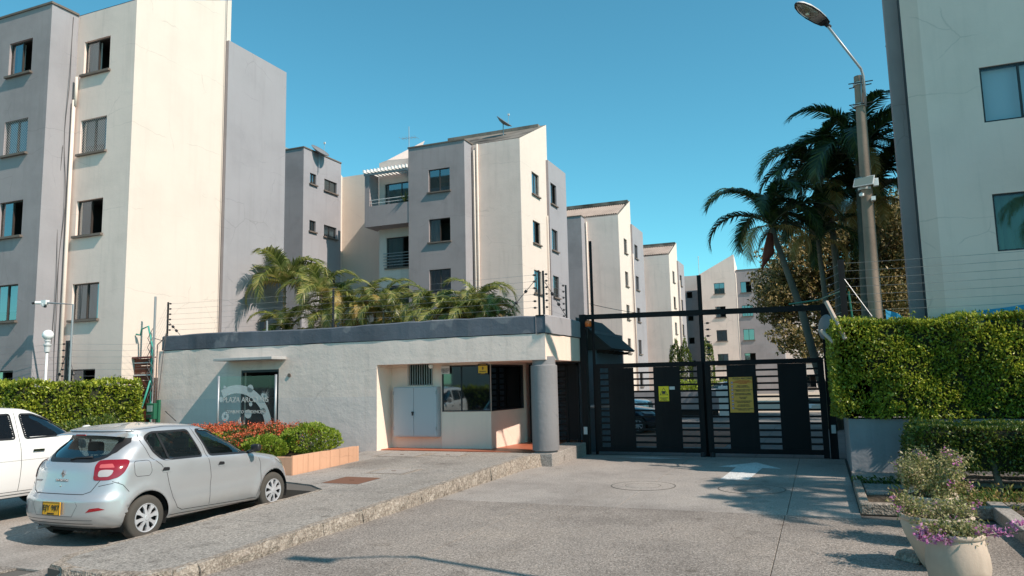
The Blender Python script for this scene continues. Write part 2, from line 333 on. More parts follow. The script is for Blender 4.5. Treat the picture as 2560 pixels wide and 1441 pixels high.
# parking bay to the left of the island
for i, (a, b) in enumerate([(-8, 1.5), (1.5, 6.2), (6.2, 11.35)]):
    for (p, q) in ((-30, -19), (-19, -13.6), (-13.6, -11.0), (-11.0, -8.6 if i == 2 else -9)): slab(rect(p, q, a, b), CONC if i == 2 else ASPH, drive)
m = MB()
for k in range(2):                                       # round concrete access covers, rim rings slightly proud
    pass
for cx, cy, r in ((-3.3, 14.5, .62), (-1.3, 14.55, .60)):
    t = MB(); n_ = 40
    t.add([(cx+math.cos(a*2*math.pi/n_)*r_, cy+math.sin(a*2*math.pi/n_)*r_, z) for r_, z in ((r,.001),(r,.005),(r-.022,.005),(r-.022,.002)) for a in range(n_)],
          [(i*n_+k, i*n_+(k+1)%n_, (i+1)*n_+(k+1)%n_, (i+1)*n_+k) for i in range(3) for k in range(n_)])
    t2 = MB(); t2.add([(cx+math.cos(a*2*math.pi/n_)*(r-.022), cy+math.sin(a*2*math.pi/n_)*(r-.022), .004) for a in range(n_)], [tuple(range(n_))])
    t3 = MB(); t3.add([(cx+math.cos(a*2*math.pi/n_)*r_, cy+math.sin(a*2*math.pi/n_)*r_, .0065) for r_ in (r*.53, r*.55) for a in range(n_)],[(k,(k+1)%n_,n_+(k+1)%n_,n_+k) for k in range(n_)])
    side = 'left, sunlit' if cx < -2 else 'right, crossed by palm shadow'
    e = thing('manhole_cover', f'round concrete manhole cover in the driveway, the {side} one', 'manhole cover', (cx, cy, 0), 'manhole covers before the gate')
    t.build('rim', JOINT, e); t2.build('lid', CONC, e); t3.build('groove', JOINT, e)
# white direction arrow
PAINT = ground_mat('worn_white_paint', (.62,.64,.64), (.74,.76,.76), (.82,.83,.82), 40, .25)
a = MB(); a.add([(-2.0,15.7,.006),(-1.46,15.72,.006),(-1.33,17.75,.006),(-.93,17.72,.006),(-1.55,18.85,.006),(-2.3,17.85,.006),(-1.9,17.8,.006)], [(0,1,2,6),(2,3,4,5,6)])
tag(a.build('arrow_marking', PAINT), 'white painted arrow on the driveway pointing to the gate', 'road marking')
a = MB(); a.add([(-4.9,19.35,.006),(-4.0,19.2,.006),(-3.2,19.3,.006),(-4.1,19.5,.006)], [(0,1,2,3)])
tag(a.build('diamond_marking', PAINT), 'white painted diamond on the ground under the left gate leaf', 'road marking')
# ------------------------------------------------------------------ sidewalk island
zs = lambda x, y: .13+.0145*(y-6)
sw = MB(); sw.prism([(-8.3,6.3),(-8.2,6.0),(-7.9,5.95),(-6.9,6.1),(-6.68,6.4),(-6.62,16),(-6.5,17.4),(-6.3,19.7),(-19,19.9),(-19,12.0),(-8.4,11.25)], -.02, lambda x, y: zs(x,y)-.03)
sw = sw.build('sidewalk', JOINT); sw['kind'] = 'structure'
def wslab(poly, mat=WALK): 
    m = MB(); m.prism(poly, -.01, zs); return m.build('slab', mat, sw, bevel=.005)
xl, xr = -8.46, -6.56
arc = [(-8.46,6.75),(-8.42,6.35),(-8.22,6.06),(-7.85,5.94),(-7.2,5.90),(-6.82,6.0),(-6.6,6.25),(-6.55,6.55)]
wslab(arc+[(xr,8.63),(xl,8.63)])
for a_, b_ in ((8.65,11.28),): wslab([(xl,a_),(xr,a_),(xr,b_),(xl,b_)])
wslab([(-8.4,11.30),(xr,11.30),(xr,13.9),(-8.4,13.9)]); wslab([(-10.2,12.1),(-9.0,11.75),(-8.42,11.32),(-8.42,13.9),(-10.2,13.9)], CONC)
wslab([(-8.4,13.92),(xr,13.92),(xr-.03,16.5),(-8.4,16.5)]); wslab([(-10.2,13.92),(-8.42,13.92),(-8.42,16.5),(-10.2,16.5)])
wslab([(-8.4,16.52),(xr-.03,16.52),(-6.35,17.28),(-8.4,17.28)]); wslab([(-11.3,16.52),(-8.42,16.52),(-8.42,17.28),(-11.3,17.28)], CONC)
wslab([(-11.3,14.6),(-10.22,14.6),(-10.22,16.5),(-11.3,16.5)], CONC); wslab([(-19,11.6),(-10.22,12.15),(-10.22,12.7),(-19,12.7)], CONC)
# chipped kerb stones with broken edges
def kstone(p, q, w, inset=0, side=1, hgt=0.004):
    L = math.hypot(q[0]-p[0], q[1]-p[1]); t = ((q[0]-p[0])/L, (q[1]-p[1])/L); n = (t[1], -t[0])
    ns = max(3, int(L/.12)); m = MB(); vs = []
    for i in range(ns+1):
        s = L*i/ns; s = min(max(s, .006), L-.006)
        j = lambda a: random.uniform(-a, a)
        for d, z in ((0,-.02),(w+j(.018),-.02),(w+j(.02)-.005,.5),(w-.03+j(.022),1.0),(w*.45+j(.02),1.0),(0,1.0)):
            x = p[0]+t[0]*s+n[0]*(d-.12)*side; y = p[1]+t[1]*s+n[1]*(d-.12)*side
            zz = zs(x, y)+hgt; vs.append((x, y, z if z < 0 else zz*z+(j(.006) if z == 1 else j(.02))))
    k = 6; fs = [(i*k+a, (i+1)*k+a, (i+1)*k+(a+1)%k, i*k+(a+1)%k) for i in range(ns) for a in range(k)]
    fs += [tuple(range(k-1,-1,-1)), tuple(range(ns*k, ns*k+k))]
    if side < 0: fs = [f[::-1] for f in fs]
    m.add(vs, fs); return m.build('kerb_stone', KERB, sw)
yy = 6.55
while yy < 16.4:
    y2 = min(yy+random.uniform(.85, 1.25), 16.45); kstone((-6.53, yy), (-6.53, y2), .16, side=1) ; yy = y2
kstone((-6.55,16.45), (-6.36,17.06), .16)
cb = MB(); cb.prism([(-6.62,17.08),(-6.06,17.08),(-6.02,19.75),(-6.62,19.75)], -.02, lambda x, y: zs(x,y)+.012); cb.build('kerb_stone', CONC, sw, bevel=.015)
for i in range(len(arc)-1): kstone(arc[i], arc[i+1], .15, side=1)
yy = 6.75
while yy < 11.2:
    y2 = min(yy+1.1, 11.25); kstone((-8.47, y2), (-8.47, yy), .13, side=1); yy = y2
# covers set in the sidewalk
def cover(poly, mat, label, rimm=KERB, lift=.004):
    cx = sum(p[0] for p in poly)/4; cy = sum(p[1] for p in poly)/4
    e = thing('utility_cover', label, 'utility cover', (cx, cy, zs(cx, cy)))
    r_ = MB(); r_.prism([(cx+(x-cx)*1.28, cy+(y-cy)*1.18) for x, y in poly], lambda x, y: zs(x,y)-.02, lambda x, y: zs(x,y)+lift); r_.build('rim', rimm, e)
    d = MB(); d.prism([(cx+(x-cx)*1.05, cy+(y-cy)*1.04) for x, y in poly], lambda x, y: zs(x,y)-.02, lambda x, y: zs(x,y)+lift+.002); d.build('seam', JOINT, e)
    l = MB(); l.prism(poly, lambda x, y: zs(x,y)-.01, lambda x, y: zs(x,y)+lift+.005); l.build('lid', mat, e, bevel=.004)
    h = MB(); h.box(cx-.05, cx+.05, cy-.01, cy+.01, zs(cx,cy), zs(cx,cy)+lift+.012); h.build('handle', RUSTY, e)
cover([(-8.9,11.95),(-8.1,11.95),(-8.1,12.75),(-8.9,12.75)], RUSTY, 'rusty brown square access cover in the sidewalk ahead of the silver hatchback', CONC)
cover([(-8.75,13.35),(-8.0,13.35),(-8.0,14.0),(-8.75,14.0)], CONC, 'concrete access cover in the sidewalk between the rusty cover and the guard booth')
cover([(-10.3,16.05),(-9.3,16.05),(-9.3,16.75),(-10.3,16.75)], CONC, 'long concrete access cover at the foot of the gray meter cabinet')
cover([(-9.0,16.35),(-8.2,16.35),(-8.2,16.8),(-9.0,16.8)], CONC, 'small concrete access cover in front of the booth window')
# gravel where the bay meets the walk
def scatter_stones(name, label, cat, n, fn, r0, r1, mat):
    vs = []; fs = []
    for i in range(n):
        x, y, z = fn(); r = random.uniform(r0, r1); b = len(vs)
        for dx, dy, dz in ((1,0,0),(-.5,.87,0),(-.5,-.87,0),(0,0,.9)): vs.append((x+dx*r*random.uniform(.6,1.2), y+dy*r*random.uniform(.6,1.2), z+dz*r))
        fs += [(b,b+1,b+3),(b+1,b+2,b+3),(b+2,b,b+3)]
    m = MB(); m.add(vs, fs); o = m.build(name, mat); return tag(o, label, cat, kind='stuff')
scatter_stones('gravel', 'dark loose gravel in front of the silver hatchback front wheel', 'gravel', 900, lambda: (lambda u: (-8.9+u*.75, random.uniform(11.05, 11.42)+u*.05, .0))(random.random()), .012, .03, JOINT)
scatter_stones('grit', 'small loose stones and leaf litter scattered on the driveway', 'litter', 700, lambda: (random.uniform(-5.5,.9), random.uniform(5.8,13), .001), .004, .013, KERB)
# red tiled floor under the booth porch
RED = stucco('red_polished_floor', (.42,.13,.07), .1, .1, bs=.05); RED.node_tree.nodes['Principled BSDF'].inputs['Roughness'].default_value = .45
TERR = stucco('salmon_tile', (.60,.34,.22), .16, .1, bs=.3)
fl = MB(); fl.prism([(-10.99,17.31),(-6.42,17.31),(-6.42,22),(-10.99,22)], .0, .315); fl = fl.build('porch_floor', RED); fl['kind'] = 'structure'
# lot beyond the gate
lot = MB(); lot.box(-30, 30, 20.0, 130, -.058, -.004); lot = lot.build('car_park', DARKC); lot['kind'] = 'structure'
BR1 = stucco('red_paver', (.36,.17,.12), .15, .1, bs=.2); BR2 = stucco('gray_paver', (.20,.20,.20), .15, .1, bs=.2); TAN = stucco('pale_lot_concrete', (.42,.35,.28), .08, .1, bs=.2)
for (x0,x1,y0,y1,m_,nm) in ((-9,2,20.1,22.6,BR2,'gray'),(-9,-2.7,22.6,31,BR1,'red'),(-2.7,4,22.6,38,BR2,'gray'),(-12,4,43,110,TAN,'tan')):
    q = MB(); nx = int((x1-x0)/(.9 if y0 < 40 else 6)); ny = int((y1-y0)/(.9 if y0 < 40 else 6)); dx = (x1-x0)/nx; dy = (y1-y0)/ny
    for i in range(nx):
        for j in range(ny): 
            zt = .0+random.uniform(0,.004); X0 = x0+i*dx+.01; Y0 = y0+j*dy+.01; X1 = x0+(i+1)*dx-.01; Y1 = y0+(j+1)*dy-.01
            q.quad((X0,Y0,zt),(X1,Y0,zt),(X1,Y1,zt),(X0,Y1,zt)); 
    q.build('paving', m_, lot, kind='stuff')
q = MB(); q.add([(-.9,48,.01),(-.6,48,.01),(-.6,52,.01),(-.2,52,.01),(-.75,55,.01),(-1.3,52,.01),(-.9,52,.01)],[(0,1,2,6),(2,3,4,5,6)]); tag(q.build('arrow_marking', PAINT), 'white arrow on the sunlit ground deep inside the car park', 'road marking')

# ================================================================== GATEHOUSE
W = 17.1; XL, XR = -18.9, -6.17
gh = thing('gatehouse', 'low cream gatehouse with slate blue parapet, guard booth recess and awning', 'gatehouse', (-12, 19, 0))
inn = Rooms(); m = MB()
niche = (XL-XL+3.27, XL-XL+4.64, .32, 2.53)
panel(m, (XL,W), (-10.99,W), 1.72, 3.2, holes=[(3.27,4.64,1.72,2.53),(4.98,5.06,2.31,2.39)], reveal=.22, inner=inn, depth=1.2)
m2 = MB(); panel(m2, (XL,W), (-10.99,W), 0, 1.72, holes=[(3.27,4.64,.32,1.72)], reveal=.22, inner=inn, depth=1.2)
m.quad((XL,W+4.4,0),(XL,W,0),(XL,W,3.2),(XL,W+4.4,3.2))
panel(m, (-10.99,W), (XR,W), 2.56, 3.2); m.build('wall', GHWALL, gh); m2.build('wall', GHLOW, gh)
m = MB(); panel(m, (XR,W), (XR,20.6), 2.56, 3.2); m.quad((-10.99,W,2.56),(-10.99,21.5,2.56),(XR,21.5,2.56),(XR,W,2.56))
panel(m, (-10.99,W), (-10.99,17.85), .0, 2.56)                       # left jamb, catches the sun
panel(m, (-10.99,17.85), (-9.42,17.85), .0, 2.56, holes=[(.55,1.28,2.0,2.56)], reveal=.1, inner=inn)
panel(m, (-9.42,17.85), (-9.42,17.80), .0, 2.56)
panel(m, (-9.42,17.80), (-8.02,17.92), .0, 2.56, holes=[(.03,1.40,1.28,2.50)], reveal=.04, inner=inn, depth=1.6)
panel(m, (-8.02,17.92), (-7.78,20.6), .0, 2.56, holes=[(.03,1.9,1.28,2.50)], reveal=.04, inner=inn, depth=1.2)
m.build('wall', GHBOUNCE, gh, label='pinkish recessed wall')
inn.build('dark_interior', INTER, gh)
# parapet band, slightly irregular
m = MB()
def band(a, b, z0, z1, d=.016, seg=.35):
    L, t, n = frame_of(a, b); k = int(L/seg); pr = None
    for i in range(k+1):
        s = L*i/k; o = d+random.uniform(-.012,.012); zt = z1+random.uniform(-.012,.012)+.02*math.sin(s*.8); zb = z0+random.uniform(-.006,.006)
        c = [(a[0]+t.x*s+n.x*o, a[1]+t.y*s+n.y*o, zb),(a[0]+t.x*s+n.x*o, a[1]+t.y*s+n.y*o, zt-.03),(a[0]+t.x*s+n.x*(o-.04), a[1]+t.y*s+n.y*(o-.04), zt),(a[0]+t.x*s-n.x*.22, a[1]+t.y*s-n.y*.22, zt),(a[0]+t.x*s-n.x*.22, a[1]+t.y*s-n.y*.22, 3.18),(a[0]+t.x*s-n.x*.0, a[1]+t.y*s-n.y*.0, zb)]
        if pr:
            for q in range(5): m.quad(pr[q], c[q], c[q+1], pr[q+1])
            m.quad(pr[5], c[5], c[0], pr[0])
        pr = c
band((XL+.15,W), (XR+.03,W), 3.22, 3.66); 
m.build('parapet', BAND, gh, smooth=False)
m = MB(); band((XR,W-.03), (XR,20.6), 3.22, 3.67, d=.04); m.quad((XL,W+.1,3.19),(XR,W+.1,3.19),(XR,23,3.19),(XL,23,3.19)); m.build('parapet', LITGRAY, gh, label='pale gray side of the parapet')  # same band as in front, sunlight painted in as a paler gray
m = MB(); m.box(XL, XR-.02, 21.4, 21.6, 0, 3.4); m.build('wall', GRAY, gh, label='back wall')
# column under the beam
m = MB(); cx, cy, r = -6.34, 17.43, .33
m.lathe([(0,.27),(.285,.27),(.285,.34),(.30,.35),(r,.36)]+[(r*random.uniform(.995,1.005), .36+(2.42-.36)*i/10) for i in range(1,10)]+[(r,2.42),(.29,2.44),(.285,2.64),(.24,2.645),(0,2.645)], (cx,cy,0), 40)
m.build('column', stucco('column_paint', (.22,.215,.22), .08, .2, bs=1.0, fine=12), gh, smooth=True, auto=35)
# awning over the niche
m = MB(); m.box(-16.1, -14.0, W-.62, W+.0, 2.80, 2.88); m.build('awning', stucco('awning_concrete', (.42,.41,.40), .1, .3), gh, bevel=.01)
m = MB(); m.box(-15.63,-15.58,W+.02,W+.10,.32,2.53); m.box(-14.31,-14.26,W+.02,W+.10,.32,2.53); m.box(-15.58,-14.31,W+.02,W+.10,2.46,2.53); m.build('door_frame', BMET, gh)
m = MB(); m.tube([(-13.88,W-.03,2.35),(-13.88,W+.1,2.35)], .055, 12); m.build('drain_pipe', SILL, gh)
# barred vent window of the recess
wf = window(gh, (-10.99,17.85), (-9.42,17.85), (.55,1.28,2.0,2.56), -1, BMET, sill=False, reveal=.06, glass=glass_mat('vent_glass', (.05,.05,.05), -.03, .9, (.01,.01,.01)))
for i in range(11):
    q = MB(); x = -10.44+.73*i/10; q.tube([(x,17.80,1.97),(x,17.80,2.56)], .011, 6); q.build('bar', GALV, wf)
q = MB(); q.box(-10.47,-9.68,17.78,17.85,1.93,1.975); q.build('sill', GHBOUNCE, wf)
# booth glazing: sliding front panes and dark side pane
f = MB(); a_, b_ = (-9.42,17.80), (-8.02,17.92); L, t, n = frame_of(a_, b_)
for k in ((.03,1.40,1.28,1.31),(.03,1.40,2.46,2.50),(.03,.055,1.31,2.46),(1.375,1.40,1.31,2.46),(.57,.59,1.31,2.46)): f.obox(a_, t, n, k[0], k[1], -.05, .012, k[2], k[3])
bw = f.build('booth_window', BMET, gh)
for p, q_ in ((.055,.57),(.59,1.375)):
    g = MB(); P_ = lambda s, z, d: (a_[0]+t.x*s-n.x*d, a_[1]+t.y*s-n.y*d, z); g.quad(P_(p,1.31,.02), P_(q_,1.31,.02), P_(q_,2.46,.02), P_(p,2.46,.02)); g.build('pane', GLASSB, bw)
f = MB(); a_, b_ = (-8.02,17.92), (-7.78,20.6); L, t, n = frame_of(a_, b_)
for k in ((.03,1.9,1.28,1.31),(.03,1.9,2.46,2.50),(.03,.05,1.31,2.46),(1.87,1.9,1.31,2.46)): f.obox(a_, t, n, k[0], k[1], -.05, .012, k[2], k[3])
bw = f.build('booth_window', BMET, gh, label='side window of the booth'); g = MB(); g.quad(P_(.05,1.31,.02), P_(1.87,1.31,.02), P_(1.87,2.46,.02), P_(.05,2.46,.02)); g.build('pane', GLASSB, bw)
# lean-to roof and rear room beyond the gate post
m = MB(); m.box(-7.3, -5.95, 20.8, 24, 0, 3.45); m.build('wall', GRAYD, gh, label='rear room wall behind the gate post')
m = MB(); nrm = None
m.add([(-6.5,20.7,3.86),(-5.45,20.7,2.92),(-5.45,23.6,2.92),(-6.5,23.6,3.86),(-6.5,20.7,3.78),(-5.5,20.7,2.88),(-5.5,23.6,2.88),(-6.5,23.6,3.78)],[(0,1,2,3),(7,6,5,4),(0,4,5,1),(1,5,6,2),(2,6,7,3),(3,7,4,0)])
m.build('lean_to_roof', simple('dark_roof', (.03,.028,.026), .8), gh)
for i in range(5): m = MB(); m.box(-6.5,-5.6,20.9+i*.6,20.96+i*.6,2.80,2.88); m.build('rafter', simple('dark_wood', (.04,.03,.025), .8), gh)
m = MB(); m.add([(-6.5,20.72,3.78),(-5.5,20.72,2.88),(-6.5,20.72,2.88)],[(0,1,2)]); m.build('gable_board', simple('dark_wood_b', (.04,.03,.025), .8), gh)
# gray two-door meter cabinet
CAB = simple('cabinet_gray', (.42,.44,.47), .55)
c = thing('meter_cabinet', 'gray two door steel cabinet on the wall beside the booth', 'cabinet', (-10.1, 17.7, .6))
m = MB(); m.box(-10.82,-9.47,17.66,17.86,.62,1.95); m.build('body', CAB, c, bevel=.008)
for x0, x1 in ((-10.80,-10.18),(-10.17,-9.49)):
    m = MB(); m.box(x0,x1,17.635,17.662,.65,1.93); d = m.build('door', CAB, c, bevel=.006)
    q = MB(); xx = x0+.0 if x0 < -10.5 else x1
    for zz in (.8,1.75): q.box(xx-.012,xx+.012,17.62,17.64,zz,zz+.09)
    q.build('hinge', GALV, d)
m = MB(); m.lathe([(0,-.03),(.03,-.03),(.03,.01)], (-10.2,17.63,1.27), 10, 'y'); m.box(-10.215,-10.185,17.60,17.635,1.19,1.25); m.build('padlock', BMET, c)
o = thing('ceiling_lamp', 'small white globe lamp above the gray cabinet', 'lamp', (-9.62,17.55,2.5)); m = MB(); m.lathe([(0,-.07),(.045,-.055),(.07,-.01),(.06,.03),(.03,.05)], (-9.62,17.6,2.5), 14); m.build('shade', WHITE, o, smooth=True)
# notices on the booth glass
o = thing('camera_notice', 'white closed circuit television notice on the booth glass, left', 'sign', (-9.3,17.7,2.4)); m = MB(); m.box(-9.40,-9.14,17.755,17.762,2.28,2.49); m.build('board', simple('notice_white', (.66,.58,.55), .6), o)
INK = simple('sign_ink', (.03,.03,.035), .6); REDI = simple('red_ink', (.55,.05,.02), .6)
for i, s in enumerate(('CIRCUITO', 'CERRADO', 'DE T.V.')): text(o, s, .052, simple('brown_ink', (.12,.07,.06), .7), (-9.27,17.752,2.405-i*.045), (1,0,0), (0,0,1), bold=.001)
YEL = simple('sign_yellow', (.72,.45,.03), .5)
o = thing('security_notice', 'yellow and black security notice on the booth glass, right', 'sign', (-8.2,17.8,2.4)); m = MB(); m.box(-8.34,-8.06,17.845,17.852,2.24,2.52); m.build('board', INK, o)
m = MB(); m.box(-8.33,-8.07,17.838,17.846,2.28,2.47); m.build('panel', YEL, o)
text(o, '8', .10, INK, (-8.2,17.835,2.40), (1,0,0), (0,0,1), bold=.002); text(o, 'SEGURIDAD', .036, INK, (-8.2,17.835,2.32), (1,0,0), (0,0,1), bold=.001); text(o, 'ATENCION', .036, YEL, (-8.2,17.842,2.495), (1,0,0), (0,0,1)); text(o, 'ARMADA', .032, YEL, (-8.2,17.842,2.26), (1,0,0), (0,0,1))
# small black box light on the parapet
o = thing('floodlight', 'small black square floodlight on the slate parapet', 'lamp', (-14.9,17.15,3.68)); m = MB(); m.box(-15.0,-14.82,17.1,17.16,3.72,3.92); m.build('housing', BMET, o); m = MB(); m.tube([(-14.8,17.2,3.66),(-14.8,17.2,3.95)], .03, 8); m.build('bracket', GALV, o)

# planter with salmon stone face
pl = thing('planter', 'low planter wall faced with salmon stone tiles beside the car', 'planter', (-12.5,14.5,0))
m = MB(); m.box(-19,-10.26,12.76,12.9,0,.58); m.box(-10.4,-10.26,12.9,15.14,0,.60); m.box(-19,-10.4,15.1,15.14,0,.5); m.build('core', TERR, pl)
m = MB(); m.box(-18.9,-10.42,12.92,15.08,.1,.50); m.build('soil', DIRT, pl)
yy = 12.74; k = 0
while yy < 15.12:
    y2 = min(yy+random.uniform(.13,.24), 15.15); zz = .0
    cut = [0, random.uniform(.27,.36), random.uniform(.42,.50), .60+.005*k%2]
    q = MB(); e = random.uniform(0,.008)
    q.box(-10.262,-10.235-e+.01,yy+.003,y2-.003,.0,.60+random.uniform(0,.012)); q.build('tile', TERR, pl, bevel=.003); yy = y2; k += 1
xx = -18.9
while xx < -10.3:
    x2 = min(xx+random.uniform(.16,.3), -10.24); q = MB(); q.box(xx+.003,x2-.003,12.735,12.76,0,.585+random.uniform(0,.01)); q.build('tile', TERR, pl); xx = x2
# etched glass name sign
sg = thing('glass_sign', 'tall frosted glass name sign on two steel poles reading PLAZA ARCO IRIS', 'sign', (-14.0,14.9,.5))
SY = 14.9; sx0 = PY(547,945,SY).x; sx1 = PY(690,938,SY).x; sz1 = PY(640,940,SY).z; sz0 = sz1-1.72
for x in (sx0, sx1):
    m = MB(); m.tube([(x,SY,.45),(x,SY,sz1+.02)], .03, 12); m.build('pole', GALV, sg, smooth=True)
sgm = glass_mat('sign_glass', (.78,.84,.84), .0, .08, (.2,.22,.22)); FROST = glass_mat('frosted_film', (.9,.9,.9), .02, .62, (.62,.64,.62), .5)
m = MB(); m.quad((sx0+.04, SY, sz0), (sx1-.04, SY, sz0), (sx1-.04, SY, sz1), (sx0+.04, SY, sz1)); m.build('pane', sgm, sg)
sw_ = sx1-sx0; yf = SY-.012
def ring(cx, cz, r0_, r1_, a0, a1, name='etching', n=40):
    q = MB(); vs = []
    for i in range(n+1):
        a = R(a0+(a1-a0)*i/n); vs += [(cx+math.cos(a)*r0_, yf, cz+math.sin(a)*r0_), (cx+math.cos(a)*r1_, yf, cz+math.sin(a)*r1_)]
    q.add(vs, [(2*i,2*i+1,2*i+3,2*i+2) for i in range(n)]); q.build(name, FROST, sg)
ring(sx0+.62, sz1-1.35, .92, 1.13, 2, 118)
for cx, cz, r in ((.98,-.36,.10),(1.0,-.80,.055),(.93,-1.08,.11),(1.37,-1.0,.08),(.66,-1.40,.12),(.10,-.66,.07),(.24,-1.15,.12),(.2,-.3,.04),(1.35,-.55,.05),(.5,-1.55,.10)):
    ring(sx0+cx*sw_/1.72, sz1+cz*.88, .0 if r < .1 or cx > .9 else r*.35, r, 0, 360, n=20)
q = MB()
for i in range(20):
    a = i*math.pi/10+.1; l = random.uniform(.12,.24); cx, cz = sx0+sw_*.82, sz1-.52
    q.add([(cx+math.cos(a)*l,yf-.002,cz+math.sin(a)*l),(cx+math.cos(a+1.3)*.012,yf-.002,cz+math.sin(a+1.3)*.012),(cx-math.cos(a+1.3)*.012,yf-.002,cz-math.sin(a+1.3)*.012)],[(0,1,2)])
q.build('etching', FROST, sg)
LET = simple('etched_letter', (.42,.42,.40), .8)
text(sg, 'PLAZA ARCO IRIS', .185, LET, ((sx0+sx1)/2-.02, yf-.003, sz1-.60), (1,0,0), (0,0,1), bold=.003); text(sg, 'CONJUNTO RESIDENCIAL', .108, LET, ((sx0+sx1)/2-.02, yf-.003, sz1-.90), (1,0,0), (0,0,1), bold=.002)
text(sg, 'Cra 46 No. 1 - 54', .135, LET, (sx1-.56, yf-.003, sz1-1.55), (1,0,0), (0,0,1), bold=.002)

# ================================================================== ENTRANCE GATE
gt = thing('entrance_gate', 'black steel double gate of slats and panels under a high frame', 'gate', (-2.8,20,0))
YG = 20.0
def bx(par, name, x0,x1,y0,y1,z0,z1, mat=BLACK, **k): q = MB(); q.box(x0,x1,y0,y1,z0,z1); return q.build(name, mat, par, bevel=.006, **k)
bx(gt, 'post', -6.16,-5.98,YG-.07,YG+.11,0,3.86); bx(gt, 'post', .12,.30,YG-.07,YG+.11,0,3.80)
q = MB(); q.add([(-5.98,YG-.05,3.72),(.12,YG-.05,3.64),(.12,YG+.08,3.64),(-5.98,YG+.08,3.72),(-5.98,YG-.05,3.85),(.12,YG-.05,3.78),(.12,YG+.08,3.78),(-5.98,YG+.08,3.85)],[(0,3,2,1),(4,5,6,7),(0,1,5,4),(1,2,6,5),(2,3,7,6),(3,0,4,7)]); q.build('top_beam', BLACK, gt)
bx(gt, 'post', -5.83,-5.76,YG+.02,YG+.09,0,5.95, label='thin tall pole at the left of the gate')
def leaf(x0, x1, pans, flip):
    lf = MB(); z1 = 2.46
    lf.box(x0,x0+.14,YG-.14,YG-.08,.10,z1-.12); lf.box(x1-.14,x1,YG-.14,YG-.08,.02,z1-.12); lf.box(x0,x1,YG-.141,YG-.079,z1-.12,z1); lf.box(x0+.14,x1-.14,YG-.14,YG-.08,.10,.22)
    lf = lf.build('gate_leaf', BLACK, gt, bevel=.005)
    xs = [x0+.14]+[v for p in pans for v in p]+[x1-.14]
    for p in pans:
        q = MB(); q.box(p[0]+.001,p[1]-.001,YG-.135,YG-.10,.222,z1-.122); q.build('panel', BLACK, lf, bevel=.004)
    for i in range(0, len(xs), 2):
        for k in range(12):
            z = .33+k*.1675; q = MB(); q.box(xs[i]+.001,xs[i+1]-.001,YG-.13,YG-.095,z,z+.05); q.build('slat', BLACK, lf)
    return lf
leaf(-5.74, -2.83, [(-5.36,-4.66),(-4.12,-3.42)], 0); leaf(-2.77, .10, [(-2.22,-1.50),(-.98,-.30)], 1)
q = MB(); q.tube([(-2.92,YG-.11,.0),(-2.92,YG-.11,.12)], .07, 10); q.tube([(-2.68,YG-.11,.0),(-2.68,YG-.11,.12)], .07, 10); q.build('drop_bolt', BMET, gt)
for x, z in ((-6.07,.55),(.22,.62)): q = MB(); q.box(x-.05,x+.05,YG-.10,YG-.071,z,z+.2); q.build('sensor', FRAMEW, gt)
q = MB(); q.tube([(-5.95,YG+.1,1.30),(-5.3,YG+.1,1.30)], .05, 10); q.tube([(.05,YG+.2,1.42),(-.75,YG+.2,1.42)], .05, 10); q.build('gate_closer', GALV, gt)
# central mast with insulators above the gate
q = MB(); q.box(-2.87,-2.77,YG+.02,YG+.10,0,4.75); q.build('post', BLACK, gt, label='mast above the gate centre')
def insul(par, x, y, z, d=(1,0,0), l=.11):
    q = MB(); p = Vector((x,y,z)); v = Vector(d); q.tube([p, p+v*l*.25, p+v*l*.3, p+v*l*.7, p+v*l*.75, p+v*l], [.006,.006,.026,.026,.006,.006], 8); return q.build('insulator', BMET, par, smooth=True)
for z in (3.46,3.29,3.12,2.96,2.80,2.63): insul(gt, -2.74, YG+.05, z, l=.16)
# amber beacon
o = thing('beacon', 'amber warning beacon beside the left gate post', 'lamp', (-5.85,19.9,3.55)); m = MB(); m.lathe([(0,0),(.09,0),(.09,.12),(.07,.17),(0,.19)], (-5.88,19.88,3.50), 14); m.build('lens', simple('amber', (.75,.16,.03), .3), o, smooth=True); m = MB(); m.lathe([(.1,-.04),(.1,0),(0,0)], (-5.88,19.88,3.50), 14); m.build('base', BMET, o)
# notices on the gate
SGY = simple('rule_board_yellow', (.72,.38,.06), .55); yb = YG-.145
o = thing('rules_sign', 'tan yellow PLAZA ARCOIRIS rules board on the right gate leaf', 'sign', (-1.9,yb,1.6))
bx0, bx1 = PY(1823,945,YG).x, PY(1881,940,YG).x; bz0, bz1 = PY(1855,1031,YG).z, PY(1850,943,YG).z
m = MB(); m.box(bx0,bx1,yb-.012,yb,bz0,bz1); m.build('board', SGY, o, bevel=.004)
bw_ = bx1-bx0; bh = bz1-bz0; cx = bx0+bw_*.58
text(o, 'PLAZA ARCOIRIS', .062, INK, (cx, yb-.014, bz1-.04), (1,0,0), (0,0,1), bold=.001)
rows = [('LA ADMINISTRACION',REDI),('INFORMA A LOS RESIDENTES',REDI),('Y VISITANTES',REDI),('',0),('PARE Y PERMITA',INK),('SU IDENTIFICACION',INK),('',0),('CONDUZCA CON CUIDADO',INK),('PERSONAS EN LA VIA',INK),('',0),('FAVOR BAJAR EL VIDRIO',INK),('PARA SER IDENTIFICADO',INK),('',0),('VELOCIDAD',INK),('MAXIMA',INK),('',0),('EVITE EL PARQUEADERO',INK),('NO ES SU BODEGA',INK),('',0),('APAGUE SU PITO',INK),('NO GENERE RUIDO',INK),('',0),('CONDUZCA CON CUIDADO',INK),('NINOS EN LA VIA',INK)]
for i, (s, c_) in enumerate(rows):
    if s: text(o, s, .036, c_, (cx, yb-.014, bz1-.10-i*(bh-.13)/len(rows)), (1,0,0), (0,0,1), bold=.0006)
